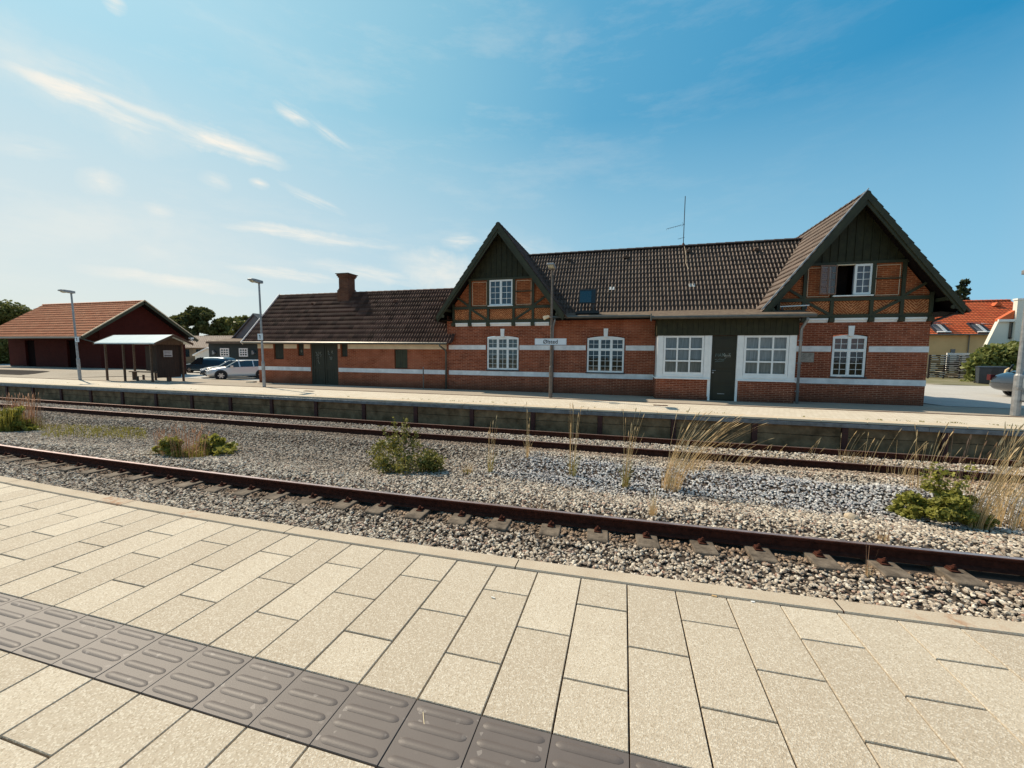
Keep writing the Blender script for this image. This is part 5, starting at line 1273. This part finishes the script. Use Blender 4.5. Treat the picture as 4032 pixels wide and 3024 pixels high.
    for x in (.86*k, 3.44*k):
        for s in (1, -1):
            arch = MB(); arch.tube([(x, s*(wy-.02), wr+.03), (x, s*(wy+.075), wr+.03)], wr+.075, 20); arch.build('wheel_arch', M['black'], t)
            b = MB(); b.tube([(x, s*(wy-.12), wr), (x, s*(wy+.095), wr)], wr, 22); w_ = b.build('wheel', M['tyre'], t, bevel=.02)
            b = MB(); yo = s*(wy+.100)
            for q in range(6): a = q*math.pi/3; b.beam((x+.05*math.cos(a), yo, wr+.05*math.sin(a)), (x+.20*math.cos(a), yo, wr+.20*math.sin(a)), .085, .02, up=(0,1,0))
            b.tube([(x, yo-.01*s, wr), (x, yo+.012*s, wr)], .06, 10); b.build('rim', M['rim'], w_)
    return t
cg = 'cars parked behind the station'
ang = math.radians(55)
car('silver estate car parked at the left end of the station house', M['silver'], (-30.07, 22.27, terr(-28, 22.9)+.0), ang, 'estate', group=cg)
car('dark car parked behind the silver estate car', M['navy'], (-32.45, 23.6, terr(-30, 24)+.0), ang, 'sedan', group=cg)
car('blue van parked farthest back, behind the dark car', M['blue_van'], (-42.4, 29.8, terr(-42, 30)+.0), .15, 'van', L=4.9, H=1.22)
car('dark grey car cut off by the right edge of the photo', M['grey_car'], (20.85, 22.9, terr(17, 22.7)+.0), math.pi-.03, 'sedan')

# ================================================================== TREES, HEDGES, PLANTS
def leaves_mesh(name, P, S_, mat, parent=None, flat=0., aspect=1.5, seed=0):
    g = np.random.default_rng(seed); n = len(P); P = np.asarray(P, float); S_ = np.asarray(S_, float)[:, None]
    a = g.normal(size=(n, 3)); a /= np.linalg.norm(a, axis=1)[:, None]; b_ = g.normal(size=(n, 3)); b_[:, 2] *= (1-flat); a[:, 2] *= (1-flat)
    a /= np.linalg.norm(a, axis=1)[:, None]; b_ -= (b_*a).sum(1)[:, None]*a; b_ /= np.linalg.norm(b_, axis=1)[:, None]
    A = a*S_*aspect*.5; B = b_*S_*.5
    V = np.stack([P-A, P-A*.2+B, P+A, P-A*.2-B], 1).reshape(-1, 3); F = np.arange(4*n).reshape(n, 4)
    return np_mesh(name, V, F, mat, parent)
def crown_pts(blobs, dens, seed=0, shell=.55):
    g = np.random.default_rng(seed); out = []
    for (x, y, z, rx_, ry_, rz_) in blobs:
        n = int(dens*(rx_*ry_*rz_)**(2/3)); d = g.normal(size=(n, 3)); d /= np.linalg.norm(d, axis=1)[:, None]
        r = shell+(1.05-shell)*g.random(n)**.7; out.append(np.array([x, y, z])+d*r[:, None]*np.array([rx_, ry_, rz_]))
    return np.concatenate(out)
def tree(name, label, x, y, zbase, ztop, rad, mat, seed=0, leaf=.38, dens=260, group=None, wide=1., nb=54, low=.35):
    t = thing(name, label, 'tree', (x, y, zbase), group=group); rr = random.Random(seed); H = ztop-zbase; blobs = []
    for k in range(nb):
        a = rr.uniform(0, 6.28); u = rr.random(); zz = low+(1-low)*u*.93; prof = math.sin(math.pi*min(.98, (zz-low)/(1-low)*.80+.20))**.6
        r = rad*prof*rr.uniform(.2, .85); s = rad*rr.uniform(.13, .30)
        blobs.append((math.cos(a)*r*wide, math.sin(a)*r, zz*H-.3*s, s*1.15, s*1.1, s*.8))
    P = crown_pts(blobs, dens, seed, shell=.25); g = np.random.default_rng(seed+1)
    leaves_mesh('crown', P, g.uniform(.6, 1.3, len(P))*leaf, mat, t, seed=seed)
    b = MB(); b.tube([(0,0,-.2),(.05,0,H*.25),(-.05,.1,H*.55)], rad*.08, 8, r2=rad*.04)
    for k in range(9):
        q = blobs[k*2 % len(blobs)]; b.tube([(0,0,H*(.25+.03*k)), (q[0]*.5, q[1]*.5, (H*.3+q[2])*.5+.1*H), (q[0], q[1], q[2])], rad*.03, 5, r2=rad*.008)
    b.build('trunk', M['bark'], t); return t
def tree_px(name, label, pxc, pytop, pybase, Y, halfpx, mat, seed, **kw):
    c = at(pxc, pytop, Y); e = at(pxc+halfpx, pytop, Y); z0 = at(pxc, pybase, Y).z
    return tree(name, label, c.x, Y, min(z0, -1.2), c.z, abs(e.x-c.x), mat, seed, **kw)
TG = 'trees beyond the station'
tree_px('broadleaf_tree', 'olive green tree rising left of the oxide red shed', 40, 1196, 1400, 38, 120, M['leaf_olive'], 3, dens=330, leaf=.30, group=TG, nb=34, low=.12)
tree_px('broadleaf_tree', 'dark round tree rising above the roof edge of the oxide red shed', 768, 1200, 1400, 70, 72, M['leaf_tree'], 5, dens=330, leaf=.48, group=TG, nb=38, low=.15)
tree_px('broadleaf_tree', 'small tree between the shed roof and the big dark round tree', 690, 1248, 1400, 66, 45, M['leaf_tree'], 9, dens=260, leaf=.40, group=TG, low=.15)
tree_px('broadleaf_tree', 'pale olive tree in the gap right of the dark round tree', 872, 1246, 1400, 74, 52, M['leaf_olive'], 11, dens=260, leaf=.42, group=TG, low=.12)
tree_px('broadleaf_tree', 'green tree next to the grey gable of the dark house', 958, 1228, 1400, 64, 58, M['leaf_olive'], 13, dens=280, leaf=.40, group=TG, low=.12)
hp = []
c0_ = at(640, 1310, 80); c1_ = at(1120, 1310, 80)
for k in range(40): x = c0_.x+(c1_.x-c0_.x)*k/39; hp.append((x, 82+2*math.sin(k), random.uniform(.5, 3.8), 2.6, 2, random.uniform(1.4, 2.6)))
P = crown_pts(hp, 110, 21); hg = leaves_mesh('hedge_belt', P, rng.uniform(.3, .7, len(P)), M['leaf_tree'], seed=21); tag(hg, 'dark belt of shrubs and low trees filling the background behind the car park', 'shrubs', kind='stuff')
c0_ = at(-150, 1380, 42); hp = [(c0_.x+k*1.1, 41+math.sin(k*2), random.uniform(-.5, 3.2), 1.6, 1.4, 1.5) for k in range(26)]
P = crown_pts(hp, 120, 22); hg = leaves_mesh('shrub_belt', P, rng.uniform(.2, .45, len(P)), M['leaf_dark'], seed=22); tag(hg, 'dark shrubs standing behind the left end of the oxide red shed', 'shrubs', kind='stuff')
tree_px('pine_tree', 'dark pine tree rising behind the ridge of the orange roofed house', 3795, 1086, 1400, 75, 62, M['leaf_dark'], 31, dens=420, leaf=.34, nb=30, low=.35)
tree_px('broadleaf_tree', 'distant tree hidden mostly by the station roof at the right', 3640, 1300, 1400, 90, 60, M['leaf_tree'], 33, dens=150, leaf=.5, group=TG)
# hedge on the right
hq = []; rr = random.Random(8)
for k in range(95):
    px_ = rr.uniform(690, 1330); py_ = rr.uniform((790-(px_-760)*.14) if px_ > 760 else 860, 1040); d_ = rr.uniform(36.2, 38.5); p = at(*zd(px_, py_), d_); hq.append((p.x, p.y, p.z, .65, .7, .5))
for px_, py_ in ((600,1110),(640,1060),(680,1110),(660,1000),(620,950),(930,1090),(700,900)): p = at(*zd(px_, py_), 36); hq.append((p.x, p.y, p.z, .45, .4, .4))
P = crown_pts(hq, 760, 9, shell=.2); hg = thing('hedge', 'untrimmed dark green hedge behind the wheelie bins', 'hedge'); leaves_mesh('foliage', P, rng.uniform(.10, .26, len(P)), M['leaf_bush3'], hg, seed=9)
b = MB()
for k in range(8): p = at(*zd(690+75*k, 1080), 37.5); b.tube([(p.x, 37.5, terr(p.x, 37.5)-.1), (p.x+.1, 37.5, p.z+.7)], .05, 6)
b.build('stems', M['bark'], hg)

def hb(px, py):                       # survey point on the gravel bed
    d = ray(px, py); t = (-.9-CZ)/d.z
    for _ in range(6): p = d*t; t = (bed(p.x, p.y)-CZ)/d.z
    p = d*t; return Vector((p.x, p.y, bed(p.x, p.y)))
def blades(b, n, cx, cy, cz, h, spread, lean, rr, w=.004, leanv=(1, 0), head=True, hh=.10, droop=.25, base=.05):
    for _ in range(n):
        a = rr.uniform(0, 6.28); r0_ = base*math.sqrt(rr.random()); H_ = h*rr.uniform(.55, 1.05); out = rr.uniform(0, spread)
        dx = math.cos(a)*out+leanv[0]*lean*rr.uniform(.5, 1.4); dy = math.sin(a)*out*.7+leanv[1]*lean; x0 = cx+math.cos(a)*r0_; y0 = cy+math.sin(a)*r0_
        pts = []
        for k in range(6):
            u = k/5; pts.append(Vector((x0+dx*H_*(u**1.6), y0+dy*H_*(u**1.6), cz+H_*(u-droop*.25*u*u*abs(dx)))))
        sd_ = Vector((math.cos(a+1.3), math.sin(a+1.3)*.4, 0)).normalized()
        b0 = len(b.v)
        for k, p in enumerate(pts):
            ww = w*(1-.55*k/5); 
            b.v += [tuple(p-sd_*ww), tuple(p+sd_*ww)]
        for k in range(5): b.f.append((b0+2*k, b0+2*k+1, b0+2*k+3, b0+2*k+2)); b.m.append(0)
        if head and rr.random() < .8:
            d = (pts[5]-pts[4]).normalized(); L_ = hh*rr.uniform(.7, 1.3); q0 = pts[5]; b0 = len(b.v)
            for k in range(5):
                u = k/4; ww = w*2.1*math.sin(math.pi*(.12+.82*u)); q = q0+d*L_*u+Vector((dx*.04*u, 0, 0)); b.v += [tuple(q-sd_*ww), tuple(q+sd_*ww)]
            for k in range(4): b.f.append((b0+2*k, b0+2*k+1, b0+2*k+3, b0+2*k+2)); b.m.append(0)
def tuft(label, px, py, pytop, n, spread=.12, lean=0., mat='straw', seed=0, head=True, w=.0035, base=.05, name='grass_tuft', base_green=0, hh=.10):
    p = hb(px, py); q = at(px, pytop, p.y); h = (q.z-p.z)
    t = thing(name, label, 'grass', p, group='dry grass tufts in the ballast'); rr = random.Random(seed); b = MB()
    blades(b, n, 0, 0, 0, h, spread, lean, rr, w, head=head, base=base, hh=hh); b.build('stalks', M[mat], t, fix=False)
    b = MB(); blades(b, int(n*1.4)+14, 0, 0, 0, h*.38, .45, lean*.5, rr, w*.9, head=False, base=base*1.1); b.build('leaf_blades', M['grass' if base_green else 'straw'], t, fix=False)
    return t
tuft('upright tuft of thin dry stalks right of the round green bush', 1930, 1858, 1635, 9, .10, .06, seed=1, base_green=1)
tuft('thin tall pair of dry stalks in front of a steel post', 2076, 1802, 1598, 5, .07, .0, seed=2, base=.03)
tuft('tuft of thin dry stalks below the name board lamp post', 2255, 1868, 1605, 12, .12, .05, seed=3, base_green=1, base=.07)
tuft('tall fanning tuft of dry stalks below the brick bay window', 2462, 1918, 1622, 20, .14, .10, seed=4, base_green=1, base=.06)
tuft('small orange grass tuft low in the pale gravel', 2569, 2030, 1905, 14, .16, .05, seed=5, head=False, base=.05)
tuft('big golden tuft leaning right below the bay door', 2642, 1925, 1640, 44, .28, .42, seed=6, base=.16, w=.004, hh=.14)
tuft('golden stalks leaning right beside the far track', 2700, 1850, 1640, 26, .25, .65, seed=7, base=.35, w=.004, hh=.14)
tuft('loose golden stalks leaning far right beside the far track', 2880, 1830, 1730, 16, .35, .85, seed=8, base=.45, hh=.12)
tuft('dry stalks standing against the nearest rail', 2112, 2035, 1935, 22, .35, .03, mat='straw_red', seed=9, head=False, base=.10)
for k, (px, py, pt_, n_) in enumerate(((3020,1812,1750,6),(3190,1830,1742,7),(3340,1815,1690,6),(3420,1850,1690,7),(3545,1870,1730,8))):
    tuft(['short dry stalks by the far track right of the golden tuft','dry stalks by the far track in front of the grey bay downpipe','tall thin stalk by the far track below the right gable','leaning stalk by the far track under the right gable window','dry stalks just left of the bright green bush'][k], px, py, pt_, n_, .25, .25, seed=20+k, base=.2)
tuft('tall pale stalks rising left out of the bright green bush', 3640, 1930, 1700, 22, .22, .12, seed=30, base=.30, hh=.12)
tuft('tall pale stalks rising above the middle of the bright green bush', 3780, 1960, 1720, 16, .30, .10, mat='straw_red', seed=31, base=.30)
tuft('golden stalks leaning right at the right side of the bright green bush', 3840, 2075, 1700, 46, .20, .36, seed=32, base=.16, w=.004, hh=.13)
tuft('dense golden grass at the right edge of the photo', 3985, 2075, 1720, 60, .35, .30, seed=33, base=.28, w=.004, hh=.13)
tuft('golden grass by the far rail at the right edge', 4000, 1960, 1710, 26, .3, .4, seed=34, base=.3, hh=.12)
tuft('small dry tuft behind the nearest rail at the right', 3478, 2128, 2060, 12, .25, .05, mat='straw_red', seed=35, head=False, base=.06)
tuft('single weed stem beside a sleeper at the right', 3420, 2270, 2150, 3, .12, .03, mat='straw_red', seed=36, base=.03)
tuft('reddish plumed grass at the foot of the platform wall on the left', 376, 1588, 1540, 26, .25, .0, mat='straw_red', seed=37, base=.18, w=.007)
tuft('small yellowish tuft between the round bush and the pale gravel', 1842, 1862, 1818, 22, .5, .0, seed=38, head=False, base=.10, base_green=1)
# left clumps
tuft('tall green and reddish grass clump at the left edge', 95, 1690, 1560, 220, .16, .02, mat='straw_red', seed=40, base=.42, w=.006, base_green=1)
tuft('bright green weed clump at the left edge', 25, 1700, 1600, 140, .3, .0, mat='grass', seed=41, head=False, base=.40, w=.012, base_green=1)
tuft('reddish grass clump left of the round bush', 745, 1800, 1690, 150, .30, .02, mat='straw_red', seed=42, base=.38, w=.004, base_green=1)
tuft('thin reddish grass at the left of the weed patch', 645, 1790, 1700, 70, .30, .0, mat='straw_red', seed=43, base=.25, w=.004, base_green=1)
def bush(label, px, py, pytop, halfpx, mat, seed, n=2200, leaf=.045, top=.35, stalks=0, blobs=34, name='bush'):
    p = hb(px, py); q = at(px, pytop, p.y); h = q.z-p.z; e = at(px+halfpx, py, p.y); R_ = abs(e.x-at(px, py, p.y).x)
    t = thing(name, label, 'bush', p); rr = random.Random(seed); bl = []
    for k in range(blobs):
        a = rr.uniform(0, 6.28); r = R_*math.sqrt(rr.random())*.95; zz = h*.62*(1-(r/R_)**2*.75)*rr.uniform(.12, 1.05); s = R_*rr.uniform(.10, .27)
        bl.append((math.cos(a)*r, math.sin(a)*r*.7, zz, s*1.2, s, s*.8))
    P = crown_pts(bl, n/sum((x[3]*x[4]*x[5])**(2/3) for x in bl), seed, shell=.2); P[:, 2] = np.maximum(P[:, 2], .01)
    b = MB()
    for k in range(7):
        a = rr.uniform(0, 6.28); r = R_*rr.uniform(.1, .7); hh_ = h*rr.uniform(.72, 1.0); tip = Vector((math.cos(a)*r, math.sin(a)*r*.6, hh_)); b.tube([(0,0,0), (tip.x*.5, tip.y*.5, hh_*.6), tuple(tip)], .007, 5, r2=.003)
        m = 60; u = np.random.default_rng(seed+k).random(m); side = np.random.default_rng(seed+k+50).normal(size=(m, 3))*.035
        P = np.concatenate([P, np.array(tip)[None]*(.55+.47*u[:, None])+side])
    g = np.random.default_rng(seed); leaves_mesh('foliage', P, g.uniform(.6, 1.4, len(P))*leaf, M[mat], t, flat=.25, aspect=1.25, seed=seed)
    for k in range(12): q_ = bl[k % len(bl)]; b.tube([(0,0,0), (q_[0]*.5, q_[1]*.5, q_[2]*.6), q_[:3]], .006, 4, r2=.003)
    b.build('stems', M['bark'], t); return t
bush('round dark green bramble bush between the two tracks', 1592, 1850, 1632, 140, 'leaf_bush', 51, n=4300, leaf=.040)
bush('bright green leafy bush between the tracks at the right', 3700, 2045, 1830, 175, 'leaf_bush2', 52, n=9000, leaf=.042)
bush('bright green dock leaves in the weed patch on the left', 840, 1788, 1725, 95, 'leaf_bush2', 53, n=420, leaf=.09, blobs=14)
bush('small bright green weed at the left of the weed patch', 670, 1795, 1728, 60, 'leaf_bush2', 54, n=300, leaf=.09, blobs=6)
bush('leafy green weeds inside the grass clump at the left edge', 30, 1700, 1610, 60, 'leaf_bush2', 55, n=500, leaf=.10, blobs=10)
b = MB(); rr = random.Random(5)
for k in range(900):
    px_ = rr.uniform(165, 575); p = hb(px_, rr.uniform(1680, 1728)+ (px_-370)*.02); blades(b, 2, p.x, p.y, p.z, .12, .4, .05, rr, .006, head=False, base=.05)
tag(b.build('low_grass', M['grass'], fix=False), 'low brownish green strip of grass and moss between the tracks at the left', 'grass', kind='stuff')
b = MB(); rr = random.Random(6)
for x_, y_ in [(rr.uniform(-12, 11), 12.46+rr.random()*.06) for _ in range(26)]+[(rr.uniform(-30, -14), 12.5+rr.random()*.5) for _ in range(12)]+[(rr.uniform(6.5, 10), 12.5+rr.random()*.1) for _ in range(16)]+[(rr.uniform(-7, -3.5), 12.55+rr.random()*.1) for _ in range(12)]:
    blades(b, 6, x_, y_, G2, .035, .7, 0, rr, .006, head=False, base=.05)
tag(b.build('joint_weeds', M['grass'], fix=False), 'tiny weeds growing along the edge slabs of the far platform', 'weeds', kind='stuff')
# litter on the near platform
def lit(px, py, label, cat, name, L_, W_, H_, c, an=0.):
    d = ray(px, py); p = d*(-CZ/d.z); b = MB(); b.box(-L_/2, L_/2, -W_/2, W_/2, .001, H_); o = b.build(name, simple('m_'+name, c, .7), bevel=min(W_, H_)*.3); o.location = (p.x, p.y, 0.001); o.rotation_euler = (0, 0, an); tag(o, label, cat)
lit(1500+.4069*1085, 1900+.4069*1118, 'flattened white cigarette end on a slab left of the middle', 'cigarette end', 'cigarette_end', .028, .009, .006, (.75,.72,.65), -.2)
lit(2000+.9186*885, 2100+.9186*272, 'orange tipped cigarette end lying in the edge joint', 'cigarette end', 'cigarette_stub', .030, .010, .008, (.70,.45,.20), -.15)
lit(2000+.9186*1050, 2100+.9186*295, 'white paper scrap in the edge joint right of the cigarette end', 'litter', 'paper_scrap', .022, .012, .004, (.8,.8,.78), .1)
lit(1845*.9042, 2100+.9042*808, 'pale straw lying on a tactile tile', 'straw', 'straw_stalk', .062, .003, .003, (.70,.58,.38), -1.0)
# a pale boulder in the gravel
p = hb(3350, 2045); bm = bmesh.new(); bmesh.ops.create_icosphere(bm, subdivisions=2, radius=.085)
for v in bm.verts: v.co *= 1+.25*mnoise.noise(v.co*9)
me = bpy.data.meshes.new('boulder'); bm.to_mesh(me); bm.free(); me.materials.append(simple('sandstone', (.52,.42,.30), .9, .15, 9)); o = bpy.data.objects.new('boulder', me); COL.objects.link(o); o.location = p+Vector((0,0,.04)); o.scale = (1.1,1,.75); tag(o, 'rounded sandy boulder lying among the grey stones', 'stone')

# ================================================================== LIGHT AND SKY
SUN = Vector((-.85, .33, 1)).normalized()
sd_ = bpy.data.lights.new('sun', 'SUN'); sd_.energy = 5.2; sd_.angle = math.radians(.53); sd_.color = (1, .86, .67)
so = bpy.data.objects.new('sun', sd_); COL.objects.link(so); so.rotation_euler = SUN.to_track_quat('Z', 'Y').to_euler()
W = bpy.data.worlds.new('World'); S.world = W; W.use_nodes = True; nt = NT(W); bg = nt.n['Background']
elev = math.asin(SUN.z); az = math.atan2(SUN.x, SUN.y)
sky = nt('ShaderNodeTexSky'); sky.sky_type = 'NISHITA'; sky.sun_disc = False; sky.sun_elevation = elev; sky.sun_rotation = az; sky.altitude = 20; sky.air_density = 1.0; sky.dust_density = 1.6; sky.ozone_density = 1.6
hs = nt('ShaderNodeHueSaturation', {'Saturation': 1.30, 'Value': 1.0, 'Color': sky.outputs[0]})
dirv = nt('ShaderNodeNewGeometry').outputs['Incoming']; dirv = nt.vm('SCALE', dirv, (0,0,0)); dirv.node.inputs['Scale'].default_value = -1
n1 = nt.noise(dirv, 9, 6, .65); n2 = nt.noise(dirv, 34, 5, .7)
tot = None
def streak(p0, p1, wpx, op, rag=.6, fine=.35):
    global tot
    a, c = ray(*p0).normalized(), ray(*p1).normalized(); m = (a+c).normalized(); t = (c-a).normalized(); n = m.cross(t).normalized()
    hu = math.tan(a.angle(c)/2)*1.15; hv = wpx/FPX*.62*math.cos(math.atan(math.hypot((p0[0]+p1[0])/2-2016, 0)/FPX))
    dm = nt.vm('DOT_PRODUCT', dirv, tuple(m)); dms = nt.math('MAXIMUM', dm, .05)
    u = nt.math('DIVIDE', nt.vm('DOT_PRODUCT', dirv, tuple(t)), dms); v = nt.math('DIVIDE', nt.vm('DOT_PRODUCT', dirv, tuple(n)), dms)
    fib = nt('ShaderNodeTexNoise', {'Vector': nt('ShaderNodeCombineXYZ', {0: nt.math('MULTIPLY', u, 1.1/hu**.5), 1: nt.math('MULTIPLY', v, .55/hv), 2: p0[0]*.01}).outputs[0], 'Scale': 1.6, 'Detail': 4., 'Roughness': .66, 'Distortion': .5})
    v = nt.math('ADD', v, nt.math('MULTIPLY', nt.math('SUBTRACT', n1, .5), hv*2.2))
    uu_ = nt.math('DIVIDE', u, hu); vv_ = nt.math('DIVIDE', v, hv)
    r2 = nt.math('ADD', nt.math('MULTIPLY', uu_, uu_), nt.math('MULTIPLY', nt.math('ABSOLUTE', vv_), nt.math('ABSOLUTE', vv_)))
    f = nt.math('SUBTRACT', 1.0, nt.math('POWER', r2, .6), clamp=True)
    nn = nt.mrange(fib.outputs['Fac'], .38, .68, 1-rag*1.05, 1.15)
    f = nt.math('MULTIPLY', nt.math('MULTIPLY', f, nn, clamp=True), nt.math('GREATER_THAN', dm, .1)); f = nt.math('MULTIPLY', f, op*1.35)
    tot = f if tot is None else nt.math('MAXIMUM', tot, f)
streak((-250,60), (760,560), 230, .40, .75); streak((-60,200), (660,520), 90, .95, .75); streak((560,460), (1120,650), 80, .95, .75); streak((500,440), (800,560), 120, .3, .8)
streak((-60,190), (1090,645), 40, .55, .45); streak((1080,395), (1240,480), 50, .7, .8, .25); streak((1200,460), (1390,600), 38, .5, .9, .25); streak((1100,720), (1360,850), 34, .5, .8)
streak((900,885), (1430,950), 46, .9, .6); streak((1300,930), (1600,985), 30, .4, .8); streak((300,1060), (1020,1150), 50, .75, .5); streak((890,1040), (1330,1110), 44, .75, .6); streak((1200,1020), (1700,1120), 60, .6, .8); streak((1550,1040), (1900,1110), 150, .72, .5); streak((1740,945), (1900,955), 60, .55, .8); streak((1900,920), (2250,1030), 110, .35, .7)
streak((300,700), (500,740), 95, .5, .5); streak((560,830), (690,850), 70, .4, .5); streak((780,700), (910,740), 60, .38, .7); streak((980,710), (1060,740), 34, .6, .6); streak((400,0), (500,50), 50, .6, .6)
streak((-200,900), (1100,1010), 260, .28, .8, .3); streak((700,60), (1400,330), 200, .10, .8, .3); streak((2050,180), (2300,80), 120, .08, .8); streak((-100,560), (300,600), 70, .25, .8)
wisp = nt.math('MULTIPLY', nt.mrange(nt.noise(nt.vm('MULTIPLY', dirv, (2.2, 2.2, 9)), 1.6, 7, .68), .50, .78), .22)
sepd = nt('ShaderNodeSeparateXYZ', {0: dirv})
sunside = nt.mrange(nt.vm('DOT_PRODUCT', dirv, tuple(SUN)), .1, .8)
tot = nt.math('ADD', tot, nt.math('MULTIPLY', wisp, sunside), clamp=True)
hd = tuple(Vector((SUN.x, SUN.y, 0)).normalized())
hv_ = nt.vm('MULTIPLY', dirv, (1, 1, 0)); hn = nt('ShaderNodeVectorMath', {0: hv_}, operation='NORMALIZE').outputs[0]
hdot = nt.mrange(nt.vm('DOT_PRODUCT', hn, hd), -1, 1)
SKYS = .11
def rmp(stops): return nt.ramp(hdot, [((h+1)/2, lin(c)) for h, c in stops])
hor = rmp([(-1, (196,208,216)), (-.6, (182,206,222)), (-.22, (148,205,232)), (.4, (168,213,231)), (.85, (203,224,230)), (1, (220,230,228))])
upp = rmp([(-1, (70,145,195)), (-.2, (42,147,197)), (.45, (96,173,210)), (.75, (140,200,222)), (1, (164,216,232))])
tz = nt.math('MULTIPLY', sepd.outputs[2], sepd.outputs[2]); tz = nt.math('DIVIDE', tz, .23, clamp=True)
own = nt.mix(tz, hor, upp); own = nt.mix(nt.mrange(sepd.outputs[2], .66, .92, 0, .9), own, (.19,.215,.24))
own = nt.mix(1.0, own, (1/SKYS,)*3, 'MULTIPLY'); own.node.clamp_result = False
col = nt.mix(.88, hs.outputs[0], own)
col = nt.mix(tot, col, tuple(v/SKYS for v in (.93, .90, .82)))
nt.l.new(col, bg.inputs[0]); bg.inputs[1].default_value = SKYS
S.view_settings.view_transform = 'Standard'; S.view_settings.look = 'None'; S.view_settings.exposure = 0; S.view_settings.gamma = 1
S.cycles.max_bounces = 5; S.cycles.diffuse_bounces = 2; S.cycles.transparent_max_bounces = 8
S.cycles.use_denoising = True
W.cycles.sampling_method = 'MANUAL'; W.cycles.sample_map_resolution = 256
